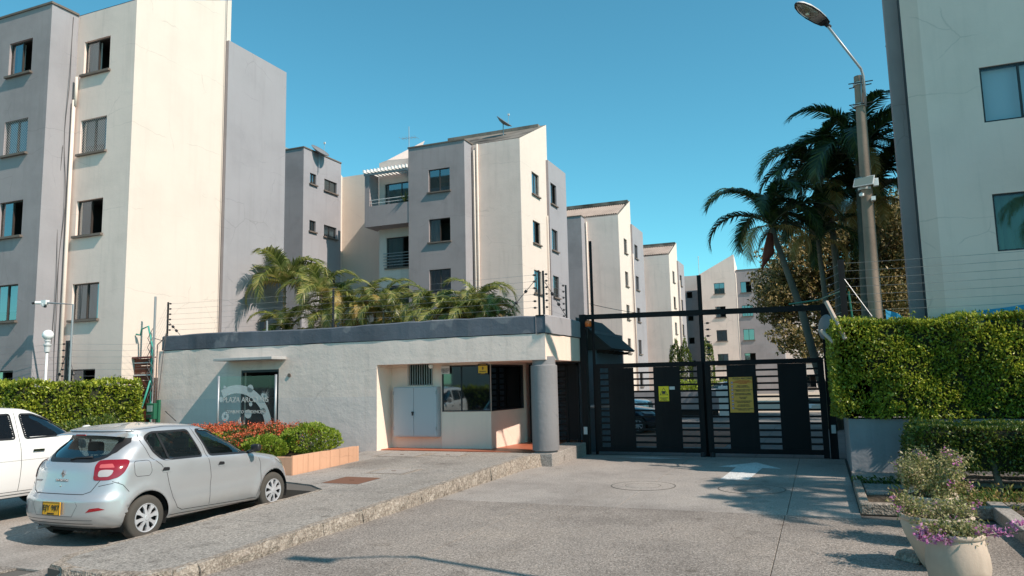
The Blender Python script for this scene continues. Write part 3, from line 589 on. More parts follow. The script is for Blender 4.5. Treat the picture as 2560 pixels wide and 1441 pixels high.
for i in range(8):
    q = MB(); zc = bz1-.14-i*(bh-.2)/7.6; vs = [(bx0+.075+math.cos(a*.524)*.036, yb-.013, zc+math.sin(a*.524)*.036) for a in range(12)]
    q.add(vs, [tuple(range(12))]); q.add([(x*.0+bx0+.075+(x-bx0-.075)*.72, y-.0008, zc+(z-zc)*.72) for x, y, z in vs], [tuple(range(12))], 1); q.add([(bx0+.055,yb-.015,zc-.01),(bx0+.095,yb-.015,zc-.01),(bx0+.09,yb-.015,zc+.012),(bx0+.06,yb-.015,zc+.012)], [(0,1,2,3)], 2)
    q.build('symbol', [REDI, WHITE, INK], o)
o = thing('warning_sign', 'bright yellow warning sign with black triangle on the left gate leaf', 'sign', (-3.8,yb,1.5))
wx0, wx1 = PY(1649,966,YG).x, PY(1674,966,YG).x; wz0, wz1 = PY(1660,1003,YG).z, PY(1660,966,YG).z; wc = (wx0+wx1)/2
m = MB(); m.box(wx0,wx1,yb-.01,yb,wz0,wz1); m.build('board', simple('bright_yellow', (.92,.68,.02), .5), o)
def tri(r, y, mt, cz=None):
    q = MB(); cz = wz0+(wz1-wz0)*.60; q.add([(wc-r*.9,y,cz-r*.6),(wc+r*.9,y,cz-r*.6),(wc,y,cz+r)], [(0,1,2)]); q.build('triangle', mt, o)
tri(.125, yb-.011, INK); tri(.105, yb-.0125, simple('bright_yellow_b', (.92,.68,.02), .5)); q = MB(); cz = wz0+(wz1-wz0)*.60
q.box(wc-.045,wc+.045,yb-.016,yb-.0145,cz-.045,cz+.03); q.build('pictogram', INK, o)
for i, s in enumerate(('PRECAUCION', 'PUERTA', 'AUTOMATICA')): text(o, s, .035, INK, (wc, yb-.012, wz0+.085-i*.032), (1,0,0), (0,0,1), bold=.0006)
q = MB(); q.box(wx1+.02, wx1+.16, yb-.008, yb, wz1-.09, wz1-.01); tag(q.build('sticker', FRAMEW), 'small pale sticker right of the yellow warning triangle', 'sticker')
# pedestrian gate
pg = thing('pedestrian_gate', 'narrow black slatted pedestrian gate between column and gate post', 'gate', (-6.8,19.95,.3))
pg_x0 = -7.72
for x in (-7.70,-7.25,-6.98,-6.62,-6.30): q = MB(); q.box(x,x+.07,19.9,19.97,.315,2.5); q.build('upright', BLACK, pg)
q = MB(); q.box(-7.63,-7.25,19.92,19.95,.4,2.45); q.box(-6.55,-6.30,19.92,19.95,.4,2.45); q.build('panel', BLACK, pg)
for k in range(12):
    q = MB(); z = .45+k*.165; q.box(-7.18,-6.62,19.915,19.95,z,z+.05); q.build('slat', BLACK, pg)
q = MB(); q.box(-7.70,-6.23,19.9,19.97,2.44,2.5); q.build('top_rail', BLACK, pg)
# round mirror
o = thing('traffic_mirror', 'round blue-gray traffic mirror seen from behind, beside the right gate post', 'mirror', (.0,19.7,3.2))
mc = PY(2065,818,19.7); nv = Vector((-.85,-.55,.1)).normalized(); q = MB(); sx = nv.cross(Vector((0,0,1))).normalized(); sz = sx.cross(nv)
vs = []; n_ = 28
for r_, d in ((0,-.05),(.12,-.045),(.22,-.03),(.30,0),(.31,.015),(.30,.02),(.2,.05),(0,.07)):
    for k in range(n_): vs.append(mc+sx*math.cos(2*math.pi*k/n_)*r_+sz*math.sin(2*math.pi*k/n_)*r_+nv*d)
q.add(vs, [(i*n_+k, i*n_+(k+1)%n_, (i+1)*n_+(k+1)%n_, (i+1)*n_+k) for i in range(7) for k in range(n_)]); q.build('dish', simple('mirror_back', (.13,.17,.19), .5), o, smooth=True)
q = MB(); q.tube([mc, mc+Vector((.2,.15,0)), (.2,19.95,mc.z-.05)], .02, 8); q.build('bracket', BMET, o)
# ================================================================== APARTMENT BLOCKS
def corrug(par, x0, x1, y0, z0, y1, z1, mat):
    q = MB(); n = int((x1-x0)/.09); vs = []
    for i in range(n+1):
        x = x0+(x1-x0)*i/n; h = .03*math.cos(i*math.pi/1.0)
        vs += [(x,y0,z0+h),(x,y1,z1+h)]
    q.add(vs, [(2*i,2*i+2,2*i+3,2*i+1) for i in range(n)]); return q.build('roof_sheet', mat, par)
def pipe(par, pts, r, mat=None, name='drain_pipe'): q = MB(); q.tube(pts, r, 8); return q.build(name, mat or CREAM, par, smooth=True)
def block(name, label, xa, yf, ze, w1=3.3, zw=None, awin=None, wwin=None, s1win=None, s2win=None, wgrid=(2.73,12.49,1.15), roof=1, w1ext=0, cls=None, depth=4.1, wing_y=3.95, wl=3.3, num=None):
    B = thing(name, label, 'apartment block', (xa, yf, 0)); inn = Rooms(); zr = ze+2.0; zw = zw or ze
    cream = MB(); beige = MB(); gray = MB(); lit = MB(); wins = []
    st, zt, wh = wgrid
    def holes(spec, skip=()):                     # spec = (s0, s1)
        return [(spec[0], spec[1], zt-k*st, zt-k*st+wh) for k in range(5) if k not in skip and zt-k*st > .4]
    # section two: grazing-light copy of the cream, set back
    a, b = (xa-2.68, yf), (xa, yf); h = holes(s2win) if s2win else []
    panel(beige, a, b, 0, ze, holes=h, inner=inn); wins += [(a, b, x, 's2') for x in h]
    # face A with the sloping top, bright
    a, b = (xa, yf), (xa, yf+depth); h = holes(awin) if awin else []
    panel(cream, a, b, 0, ze, zr, holes=h, inner=inn); wins += [(a, b, x, 'a') for x in h]
    # section one: gray, stands forward
    yq = yf-.95; xs = xa-2.68
    a, b = (xs-w1, yq), (xs, yq); h = [(w1-c[1], w1-c[0], *x[2:]) for c in (s1win or []) for x in holes(c)]
    panel(gray, a, b, 0, ze, holes=h, inner=inn); wins += [(a, b, x, 's1') for x in h]
    panel(lit, (xs, yq), (xs, yf), 0, ze); 
    gray.quad((xs-w1,yf+6,0),(xs-w1,yq,0),(xs-w1,yq,ze),(xs-w1,yf+6,ze))
    # stair wing beyond
    yw = yf+wing_y; xw = xa+.14
    gray.quad((xa-2,yw,0),(xw,yw,0),(xw,yw,zw),(xa-2,yw,zw)) if False else panel(gray, (xa-.01, yw), (xw, yw), 0, zw)
    a, b = (xw, yw), (xw, yw+wl); h = holes(wwin) if wwin else []
    panel(lit, a, b, 0, zw, holes=h, inner=inn); wins += [(a, b, x, 'w') for x in h]
    panel(gray, (xw, yw+wl), (xa-6, yw+wl), 0, zw); lit.quad((xa-6,yw,zw),(xw,yw,zw),(xw,yw+wl,zw),(xa-6,yw+wl,zw))
    # roof: coping, slope, back drop
    gray_top = MB(); gray_top.box(xs-w1-.03, xs+.04, yq-.04, yq+.18, ze, ze+.07); gray_top.box(xs+.0, xs+.05, yq+.18, yf-.02, ze, ze+.07); gray_top.build('coping', SILL, B)
    rf = MB(); xq = xa-2.7-w1; rf.quad((xq,yf-.0,ze+.02),(xa-.02,yf-.0,ze+.02),(xa-.02,yf+depth-.02,zr-.02),(xq,yf+depth-.02,zr-.02)); rf.quad((xs-w1,yq,ze+.01),(xs,yq,ze+.01),(xs,yf,ze+.01),(xs-w1,yf,ze+.01))
    rf.quad((xq,yf+depth,0),(xq,yf+depth,zr),(xa,yf+depth,zr),(xa,yf+depth,0)); rf.add([(xq,yf,ze),(xq,yf+depth,zr),(xq,yf+depth,ze)],[(0,1,2)]); rfo = rf.build('roof', ROOFC, B)
    if roof == 2:
        corrug(rfo, xq+.1, xa-.12, yf+.2, ze+.18, yf+depth-1.2, zr-.6+.12, ROOFT); q = MB(); q.box(xq, xa-.05, yf+depth-.6, yf+depth-.35, zr-.9, zr-.02); q.build('ridge', ROOFC, rfo)
        q = MB(); q.box(xq, xa-.05, yf+depth-1.3, yf+depth-1.2, zr-1.2, zr-.45); q.build('gutter', INTER, rfo)
    elif roof == 1:
        q = MB(); q.box(xq, xa-.3, yf+depth-.5, yf+depth-.2, zr-.7, zr-.05); q.build('ridge', ROOFC, rfo)
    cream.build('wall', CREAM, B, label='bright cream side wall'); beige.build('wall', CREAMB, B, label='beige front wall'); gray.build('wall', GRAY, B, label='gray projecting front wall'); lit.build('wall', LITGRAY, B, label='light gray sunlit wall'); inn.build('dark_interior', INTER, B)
    for i, (a, b, x, k) in enumerate(wins):
        s_ = cls(i, k, x) if cls else random.choice([0,1,2,4,7])
        window(B, a, b, x, s_ if not isinstance(s_, tuple) else s_[0], bars=isinstance(s_, tuple), sm=None)
    return B
# --- block one, large on the left
st1 = {('s2',0):2,('s2',1):(4,1),('s2',2):0,('s2',3):1,('s1',0):2,('s1',1):(7,1),('s1',2):0,('s1',3):4}
def cls1(i, k, h): 
    fl = round((12.49-h[2])/2.73); return st1.get((k, fl), 0)
B1 = block('apartment_block', 'large cream and gray block at the far left edge with five window rows', -19.7, 16.46, 14.62, w1=9.0, zw=14.9, s2win=(.35,1.55), s1win=[(.85,1.98)], wgrid=(2.73,12.47,1.16), cls=cls1, depth=4.15, wing_y=3.92, wl=3.25)
pipe(B1, [(-22.25,16.34,0),(-22.25,16.34,11.6)], .055); pipe(B1, [(-22.2,16.36,11.4),(-22.2,16.36,12.4)], .05)
CBL = simple('cable', (.10,.09,.09), .8)
pts = [(-22.33+.05*math.sin(z*1.7), 16.2+.05*math.sin(z), z) for z in np.arange(0, 14.6, .5)]; pipe(B1, pts, .011, CBL, 'cable'); pts = [(-22.36+.06*math.sin(z*1.1+2), 16.1, z) for z in np.arange(0, 10.2, .5)]; pipe(B1, pts, .009, CBL, 'cable')
pipe(B1, [(-19.62,20.30,16.9),(-19.62,20.30,.0)], .012, CBL, 'cable')
# --- small-window tower and its cream return behind block one
T = thing('stair_tower', 'gray stair tower with small windows between the left block and the balcony block', 'apartment block', (-26, 33, 0)); m = MB(); inn = Rooms(); l = MB(); c = MB()
panel(m, (-31,31.7), (-25,31.7), 0, 14.8); hs = []
for k in range(5):
    z = 12.95-2.63*k
    if z > .5: hs += [(.55,1.10,z,z+.60),(1.83,3.0,z-.08,z+.58)]
panel(l, (-25,31.7), (-25,35.1), 0, 14.8, holes=hs, inner=inn); m.quad((-31,35.1,0),(-25,35.1,0),(-25,35.1,14.8),(-31,35.1,14.8)); m.quad((-31,31.7,14.8),(-25,31.7,14.8),(-25,35.1,14.8),(-31,35.1,14.8))
q = MB(); q.box(-31,-24.97,31.66,31.76,14.8,14.87); q.box(-25.02,-24.96,31.76,35.1,14.8,14.87); q.build('coping', SILL, T)
panel(c, (-25.9,35.12), (-25.9,36.5), 0, 15.2, 14.5); panel(c, (-25.9,36.5), (-22.1,36.5), 0, 14.45); c.quad((-31,36.4,14.7),(-25.9,36.4,15.2),(-25.9,37,17.0),(-31,36.4,17.0)) if False else None
q = MB(); q.add([(-33,35.3,0),(-25.95,35.3,0),(-25.95,35.3,14.9),(-29.5,35.3,16.6),(-33,35.3,16.6)],[(0,1,2,3,4)]); q.build('wall', CREAM, T, label='cream gable behind the tower')
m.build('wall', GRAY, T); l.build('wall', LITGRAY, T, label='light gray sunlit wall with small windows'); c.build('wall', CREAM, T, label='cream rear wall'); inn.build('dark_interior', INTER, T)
for i, h in enumerate(hs): window(T, (-25,31.7), (-25,35.1), h, 4 if i % 3 == 0 else -1)
def dish(x, y, z, r, lab, par=None, tx=.5):
    o = thing('satellite_dish', lab, 'satellite dish', (x,y,z)); nv = Vector((.62,-.05,.75)).normalized() if tx else None; sx = nv.cross(Vector((0,0,1))).normalized(); sz = sx.cross(nv); mc = Vector((x,y,z+.75)); q = MB(); n_ = 20; vs = []
    for rr, d in ((0,0),(.5,.02),(.8,.05),(1,.09),(.99,.075),(.5,.0),(0,-.03)):
        for k in range(n_): vs.append(mc+sx*math.cos(6.2832*k/n_)*r*rr+sz*math.sin(6.2832*k/n_)*r*rr+nv*d*1.6)
    q.add(vs, [(i*n_+k, i*n_+(k+1)%n_, (i+1)*n_+(k+1)%n_, (i+1)*n_+k) for i in range(6) for k in range(n_)]); q.build('reflector', simple('dish_gray', (.16,.165,.175), .6), o, smooth=True)
    q = MB(); q.tube([(x,y,z-.4),(x,y,z+.4),mc], .025, 8); q.tube([mc-sz*r*.8, mc+nv*r*1.1], .012, 6); q.build('mount', GALV, o); e = mc+nv*r*1.1; q = MB(); q.box(e.x-.05,e.x+.05,e.y-.04,e.y+.04,e.z-.04,e.z+.06); q.build('receiver', FRAMEW, o)
dish(-24.9, 32.9, 14.1, .55, 'tilted gray satellite dish on the small-window tower roof')
dish(-15.2, 36.3, 15.35, .5, 'gray satellite dish on a mast over the stained roof of the balcony block')
o = thing('roof_antenna', 'thin television antenna on the balcony block roof edge', 'antenna', (-20.1,34.5,14.9)); q = MB(); q.tube([(-20.1,34.5,14.4),(-20.1,34.5,16.1)], .02, 6); q.build('mast', GALV, o)
q = MB(); q.tube([(-20.45,34.3,15.4),(-19.75,34.7,15.5)], .012, 5)
for i in range(6): t_ = i/5; q.tube([(-20.45+.7*t_,34.3+.4*t_-.28,15.4+.1*t_),(-20.45+.7*t_,34.3+.4*t_+.28,15.4+.1*t_)], .008, 5)
q.build('element', GALV, o)
# --- block two with balconies
cl2 = {('s1',0):5,('s1',1):2,('s1',2):3,('s1',3):1,('a',0):7,('a',1):0,('a',2):4,('w',0):2,('w',1):3,('w',2):6}
def cls2(i, k, h): return cl2.get((k, round((11.72-h[2])/2.63)), 1)
xa2, yf2 = -13.36, 34.03
B2 = block('apartment_block', 'gray and cream block with slatted pergola balcony and stained roof, centre', xa2, yf2, 14.32, w1=3.28, zw=14.2, awin=(1.62,2.72), wwin=(.3,1.3), s1win=[(.85,2.08)], wgrid=(2.63,11.80,1.20), cls=cls2, depth=4.15, wing_y=3.9, wl=3.1)
m = MB(); inn = Rooms(); cr = MB(); X0, X1 = -22.04, -19.33; Y0 = 33.1
panel(m, (X0,Y0), (X1-.002,Y0), 10.35, 11.45); m.quad((X0,Y0+1.3,10.35),(X0,Y0,10.35),(X0,Y0,13.3),(X0,Y0+1.3,13.3)); m.box(X0,X0+.3,Y0+.002,Y0+.9,11.45,13.3)
m.quad((X0,Y0,10.35),(X0,Y0+1.1,10.35),(X1,Y0+1.1,10.35),(X1,Y0,10.35)); m.quad((X0,Y0+.12,11.44),(X1,Y0+.12,11.44),(X1,Y0+.12,10.4),(X0,Y0+.12,10.4)); m.box(X0,X1-.002,Y0,Y0+.12,11.45,11.47); m.build('wall', GRAY, B2, label='gray balcony front')
q = MB(); q.quad((X0,Y0+.12,10.45),(X1,Y0+.12,10.45),(X1,Y0+1.1,10.45),(X0,Y0+1.1,10.45)); q.build('balcony_floor', SILL, B2)
hb = (.35,2.40,10.5,12.85); hw = [(.45,2.45,9.85-1.65-2.63*k,9.85-2.63*k) for k in range(3)]
a, b = (-21.7,34.0), (X1,34.0)
panel(cr, a, b, 0, 14.1, holes=[hb]+hw, inner=inn, reveal=.1); cr.quad((X0+.3,34,9.9),(-21.7,34,9.9),(-21.7,34,13.6),(X0+.3,34,13.6)) if False else None
cr.quad((-21.7,36.4,0),(-21.7,34,0),(-21.7,34,14.1),(-21.7,36.4,14.1)); cr.add([(-21.7,34.02,14.1),(X1,34.02,14.1),(X1,34.9,15.3),(-21.2,34.02,14.2)],[(0,1,2,3)])
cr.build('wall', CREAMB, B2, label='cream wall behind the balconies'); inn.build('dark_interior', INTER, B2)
window(B2, a, b, hb, 1, sill=False); 
for i, h in enumerate(hw):
    f = window(B2, a, b, h, 2 if i == 0 else 6)
    if i == 0:
        for k in range(5): q = MB(); z = h[2]+.12+k*.16; q.tube([(a[0]+h[0]-.1,33.86,z),(a[0]+h[1],33.86,z)], .022, 6); q.build('rail', GALV, f)
q = MB(); q.tube([(X0+.3,Y0+.06,11.80),(X1,Y0+.06,11.80)], .022, 6); q.tube([(X0+.3,Y0+.06,11.62),(X1,Y0+.06,11.62)], .018, 6); q.build('balcony_rail', FRAMEW, B2)
q = MB(); q.box(X0-.05,X1-.01,Y0-.02,Y0+.06,13.18,13.30); q.build('pergola_beam', GALV, B2)
for i in range(13): q = MB(); x = X0+.0+(X1-X0-.1)*i/12; q.box(x,x+.07,Y0-.2,Y0+.95,13.30,13.47); q.build('pergola_slat', WHITE, B2)
pipe(B2, [(-15.9,33.95,0),(-15.9,33.95,14.0)], .05); pipe(B2, [(-15.72,33.95,0),(-15.72,33.95,14.3)], .05); pipe(B2, [(-15.98,33.9,0),(-15.98,33.9,14.2)], .025, CBL, 'cable'); pipe(B2, [(-13.28,37.8,0),(-13.28,37.8,11)], .03)
o = thing('balcony_plant', 'spiky potted plant on the pergola balcony', 'plant', (-19.6,33.2,11.5)); LFM0 = leaf_mat('balcony_leaf', [(0,(.05,.08,.03)),(1,(.12,.15,.06))]); q = MB()
for i in range(26):
    a_ = random.uniform(0,6.28); l_ = random.uniform(.3,.6); p = Vector((-19.6,33.2,11.5)); d = Vector((math.cos(a_)*.6,math.sin(a_)*.6,random.uniform(.2,1.4)))*l_; sd = Vector((-math.sin(a_),math.cos(a_),0))*.03
    q.add([p-sd, p+sd, p+d*.6+sd, p+d+Vector((0,0,-.08)), p+d*.6-sd], [(0,1,2,3,4)])
q.build('leaf', LFM0, o)
# --- blocks three and four
def rcls(seed):
    rr = random.Random(seed); return lambda i, k, h: rr.choice([0,7,2,4,3,6])
B3 = block('apartment_block', 'cream and gray block with corrugated roof and number 5 on its wall', -13.56, 54.9, 14.5, w1=3.4, awin=(1.55,2.6), wwin=(.6,1.75), wgrid=(2.63,11.80,1.15), cls=rcls(3), roof=2, depth=4.2, wing_y=4.0, wl=4.0)
text(B3, '5', .62, INK, PY(1512,901,54.85), (1,0,0), (0,0,1), name='house_number', bold=.01); pipe(B3, [(-16.1,54.85,0),(-16.1,54.85,14.2)], .05); pipe(B3, [(-13.36,58.6,0),(-13.36,58.6,12)], .04)
B4 = block('apartment_block', 'cream and gray block with corrugated roof, third back along the lane', -13.15, 73.5, 14.1, w1=3.4, awin=(1.6,2.8), wwin=(.7,1.9), wgrid=(2.63,11.55,1.15), cls=rcls(8), roof=2, depth=4.8, wing_y=4.4, wl=3.6)
pipe(B4, [(-12.9,77.8,0),(-12.9,77.8,12)], .04)
# --- cross block closing the lane
B5 = thing('apartment_block', 'far cross block with pointed gable closing the lane behind the gate', 'apartment block', (-6,82,0)); cr = MB(); gr = MB(); lt = MB(); inn = Rooms(); ws = []
gx0, gx1 = -11.6, -7.75; z5 = lambda k: 10.77-2.55*k; zl = 12.95; 
hs = [(1.62,2.72,z5(k),z5(k)+1.17) for k in range(5) if z5(k) > .3]
panel(cr, (gx0,82), (gx1,82), 0, zl, zl+2.0, holes=hs, inner=inn); ws += [((gx0,82),(gx1,82),h) for h in hs]
cr.quad((gx1,82,zl),(gx1,85,zl),(gx1,85,zl+.9),(gx1,82,zl+2.0)); panel(lt, (gx1,82), (gx1,82.4), 0, zl)
hs = [(.5,1.62,z5(k),z5(k)+1.17) for k in range(5) if z5(k) > .3]
panel(gr, (gx1,82.4), (-3.2,82.4), 0, 13.2, holes=hs, inner=inn); ws += [((gx1,82.4),(-3.2,82.4),h) for h in hs]
hs = [(s,s+1.2,z5(k),z5(k)+1.17) for k in range(5) for s in (1.6,5.2) if z5(k) > .3]
panel(lt, (-3.2,82.4), (-3.2,84.5), 0, 13.2); panel(cr, (-3.2,84.5), (6,84.5), 0, 13.0, holes=hs, inner=inn); ws += [((-3.2,84.5),(6,84.5),h) for h in hs]
hs = [(.5,1.1,z5(k)-.1,z5(k)+.6) for k in range(5) if z5(k) > .3]
panel(gr, (-15,83.8), (gx0,83.8), 0, 11.5, holes=[(s0+1.3,s1+1.3,a_,b_) for s0,s1,a_,b_ in hs], inner=inn); panel(cr, (-16,85.5), (gx0+2,85.5), 11, 13.4)
gr.quad((gx0,84,0),(gx0,82,0),(gx0,82,zl),(gx0,84,zl)); lt.quad((gx1,82.4,13.2),(-3.2,82.4,13.2),(-3.2,90,13.2),(gx1,90,13.2))
q = MB(); q.box(gx1+.1,-3.2,82.36,82.5,13.2,13.28); q.build('coping', SILL, B5)
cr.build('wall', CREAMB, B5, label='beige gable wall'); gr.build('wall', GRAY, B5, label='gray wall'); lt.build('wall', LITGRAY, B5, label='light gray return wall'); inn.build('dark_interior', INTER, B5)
for i, (a, b, h) in enumerate(ws): window(B5, a, b, h, [1,2,3,7,0,2,6][i % 7])
pipe(B5, [(-7.68,82.3,0),(-7.68,82.3,12.9)], .05)
o = thing('roof_antenna', 'thin mast antenna at the left end of the far gable', 'antenna', (-11.5,82.2,13)); q = MB(); q.tube([(-11.5,82.2,12.8),(-11.5,82.2,15)], .03, 6); q.lathe([(0,-.06),(.08,0),(0,.08)], (-11.5,82.2,15), 10); q.build('mast', FRAMEW, o)
# --- block on the right, shaded by an unseen forward wing added for it
B6 = thing('apartment_block', 'tall shaded block at the right edge with dark framed windows', 'apartment block', (4,18,0)); c1 = MB(); g1 = MB(); b1 = MB(); inn = Rooms()
Yw = 17.05; xk = 2.10
panel(g1, (1.84,17.44), (xk,17.44), 0, 15.6); g1.quad((1.84,17.7,0),(1.84,17.44,0),(1.84,17.44,15.6),(1.84,17.7,15.6)); g1.quad((2.85,17.7,0),(1.84,17.7,0),(1.84,17.7,15.6),(2.85,17.7,15.6)); g1.quad((2.85,25,0),(2.85,17.7,0),(2.85,17.7,15.6),(2.85,25,15.6)); g1.quad((3.5,31,0),(3.5,25,0),(3.5,25,14.6),(3.5,31,14.6)); g1.quad((3.5,25,0),(2.85,25,0),(2.85,25,15.6),(3.5,25,15.6)); g1.quad((14,31,0),(3.5,31,0),(3.5,31,14.6),(14,31,14.6))
g2 = MB(); g2.quad((xk,17.44,0),(xk,Yw,0),(xk,Yw,15.6),(xk,17.44,15.6)); g2.build('wall', stucco('shade_darkened_gray', (.075,.085,.095), .1, .2), B6, label='dark gray step in the wall')  # shade of this side face painted in as a darker gray
q1 = PY(2330,400,Yw).x
panel(b1, (xk,Yw), (q1,Yw), 0, 15.6); hx0 = PY(2447,170,Yw).x-q1; hx0b = PY(2478,487,Yw).x-q1; zt = PY(2500,162,Yw).z; dz = PY(2500,162,Yw).z-PY(2500,484,Yw).z
hz = [(hx0,hx0+1.34,zt-1.16-dz*k,zt-dz*k) for k in range(-2,3) if zt-1.16-dz*k > .3]
panel(c1, (q1,Yw), (7.3,Yw), 0, 15.6, holes=hz, inner=inn); 
c1.quad((7.3,Yw,0),(7.3,15.6,0),(7.3,15.6,15.6),(7.3,Yw,15.6)); panel(c1, (7.3,15.6), (16,15.6), 0, 15.6); panel(c1, (16,15.6), (16,31), 0, 15.6)  # unseen forward wing, added to shade the front wall
g1.quad((1.84,17.44,15.6),(14,17.44,15.6),(14,25,15.6),(1.84,25,15.6)); g1.quad((1.9,Yw,15.59),(14,Yw,15.59),(14,18,15.59),(1.9,18,15.59)); g1.quad((3.2,25,14.6),(14,25,14.6),(14,31,14.6),(3.2,31,14.6))
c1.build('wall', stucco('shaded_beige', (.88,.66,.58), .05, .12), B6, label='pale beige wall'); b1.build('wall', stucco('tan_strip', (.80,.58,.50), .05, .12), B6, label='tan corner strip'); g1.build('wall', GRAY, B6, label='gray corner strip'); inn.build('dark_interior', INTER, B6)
GL6 = glass_mat('window_glass_plain', (.85,.9,.92), .03, .05)
for i, h in enumerate(hz): window(B6, (q1,Yw), (7.3,Yw), h, {0:7,1:7,2:7,3:8}.get(i, 8), fm=BMET, sill=False, reveal=.05, glass=GL6)
# block further along the right side of the lane
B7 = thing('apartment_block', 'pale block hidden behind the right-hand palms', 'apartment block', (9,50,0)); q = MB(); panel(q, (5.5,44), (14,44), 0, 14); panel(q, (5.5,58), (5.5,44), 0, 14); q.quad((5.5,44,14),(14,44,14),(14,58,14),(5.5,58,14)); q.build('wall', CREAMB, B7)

# ================================================================== LOW WALL, BED AND KERBS ON THE RIGHT
lw = thing('garden_wall', 'gray low wall under the tall hedge, right of the gate', 'wall', (3,16.6,0)); m = MB(); LWM = stucco('low_wall_gray', (.27,.275,.29), .12, .3, bs=1.1, fine=12)
panel(m, (.47,16.5), (12,16.5), 0, 1.16); m.quad((.47,20.4,0),(.47,16.5,0),(.47,16.5,1.16),(.47,20.4,1.16)); m.quad((.47,16.5,1.16),(12,16.5,1.16),(12,17,1.16),(.47,17,1.16)); m.build('wall', LWM, lw)
bed = MB(); bed.box(.55, 6, 12.6, 16.48, -.02, .07); bed = bed.build('garden_bed', DIRT); bed['kind'] = 'structure'
q = MB(); q.box(.45, 6, 15.2, 16.49, -.02, .135); q.build('path_slab', CONC, bed, bevel=.01)
for x0, x1, y0, y1 in ((.42,1.0,12.45,12.62),(1.0,1.75,12.45,12.62),(1.75,2.15,12.45,12.62),(2.35,3.2,12.9,13.06),(3.2,4.2,12.9,13.06),(.42,.56,12.62,13.9),(.42,.56,13.9,15.2)):
    q = MB(); n_ = 5; q.box(x0+.004,x1-.004,y0,y1,-.02,.15+random.uniform(0,.01)); q.build('kerb_stone', KERB, bed, bevel=.02)
q = MB(); q.box(.58,1.25,13.9,15.15,-.01,.10); q.box(.9,1.5,12.75,13.6,-.01,.085); q.build('paving_stone', WALK, bed, bevel=.015); q = MB(); q.box(.95,1.5,13.75,14.25,.0,.13); q.build('paving_stone', simple('brown_slab', (.10,.06,.05), .9), bed)
yy = 12.95; rk = []
while yy > 6.2:
    y2 = yy-random.uniform(1.0,1.3); q = MB(); q.box(2.12,2.33,y2+.006,yy-.006,-.02,.17+random.uniform(0,.008)); q.build('kerb_stone', CONC, bed, bevel=.015); yy = y2
gr2 = MB(); gr2.box(2.33,8,5,12.9,-.02,.05); gr2 = gr2.build('side_verge', DIRT); gr2['kind'] = 'structure'
o = thing('loose_stone', 'broken brown stone lying on the driveway beside the flower pots', 'stone', (.8,9.7,0)); m = MB(); m.add([(.62,9.6,0),(.86,9.35,0),(1.1,9.75,0),(.85,10.0,0),(.66,9.62,.09),(.86,9.42,.10),(1.04,9.72,.085),(.86,9.92,.10)],[(0,3,2,1),(4,5,6,7),(0,1,5,4),(1,2,6,5),(2,3,7,6),(3,0,4,7)]); m.build('stone', KERB, o, bevel=.02)
# plank screen between block one and the gatehouse
ws_ = thing('plank_screen', 'red brown plank screen with flat cap, left of the gatehouse', 'fence', (-19.2,16.9,0)); WD = stucco('red_brown_timber', (.17,.055,.035), .3, .4, bs=.6); xa_, xb_ = -19.68, -18.95
for i in range(12): q = MB(); z = .3+i*.225; q.box(xa_,xb_,16.9+random.uniform(0,.02),16.96,z,z+.205); q.build('plank', WD, ws_)
q = MB(); q.box(xa_,xb_,16.8,17.05,3.0,3.04); q.build('cap', simple('dark_red_cap', (.12,.02,.02), .6), ws_)
q = MB(); q.box(xa_,xb_,16.88,16.9,2.46,2.50); q.box(xa_,xb_,16.88,16.9,2.84,2.87); q.build('batten', FRAMEW, ws_)

# ================================================================== ACROSS THE STREET (behind the photographer, mirrored in the glass)
OB = thing('street_house', 'low cream house across the street behind the photographer', 'house', (-4,-16,0)); m = MB(); inn = Rooms()
hs = [(3+i*4.2,4.4+i*4.2,1.0,2.3) for i in range(7)]+[(3+i*4.2,4.4+i*4.2,3.9,5.1) for i in range(7)]
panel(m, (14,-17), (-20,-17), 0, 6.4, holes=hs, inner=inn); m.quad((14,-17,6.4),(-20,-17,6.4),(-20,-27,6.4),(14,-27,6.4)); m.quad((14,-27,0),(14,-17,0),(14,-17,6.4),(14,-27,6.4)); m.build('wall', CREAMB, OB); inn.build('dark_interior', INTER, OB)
for h in hs: window(OB, (14,-17), (-20,-17), h, 1)
# ================================================================== VEGETATION
def leaves_mesh(name, C, D, Lg, Wd, mat, par=None, kind='stuff', fold=.25):
    """C centres (n,3), D directions, Lg lengths, Wd widths: folded diamond leaves joined in one mesh"""
    n = len(C); rnd = np.random.normal(size=(n,3)); S = np.cross(D, rnd); S /= np.linalg.norm(S, axis=1)[:,None]+1e-9; U = np.cross(S, D)
    L = Lg[:,None]; Wd_ = Wd[:,None]
    a = C-D*L*.5; c = C+D*L*.5; b = C+S*Wd_*.5+U*Wd_*fold; d = C-S*Wd_*.5+U*Wd_*fold
    V = np.stack([a,b,c,d], 1).reshape(-1,3).astype(np.float32)
    if par is not None:
        q = par
        while q.parent is not None: q = q.parent
        V = V-np.array(ORG.get(q.name, q.location), dtype=np.float32)
    me = bpy.data.meshes.new(name); me.vertices.add(n*4); me.vertices.foreach_set('co', V.ravel())
    idx = np.arange(n)*4; T = np.stack([idx,idx+1,idx+2,idx,idx+2,idx+3], 1).ravel().astype(np.int32)
    me.loops.add(n*6); me.loops.foreach_set('vertex_index', T); me.polygons.add(n*2); me.polygons.foreach_set('loop_start', np.arange(n*2)*3); me.polygons.foreach_set('loop_total', np.full(n*2, 3))
    me.update(); me.validate(); me.materials.append(mat); o = bpy.data.objects.new(name, me); col.objects.link(o)
    if par is not None: o.parent = par
    if kind: o['kind'] = kind
    return o
def nrm(v): return v/(np.linalg.norm(v, axis=1)[:,None]+1e-9)
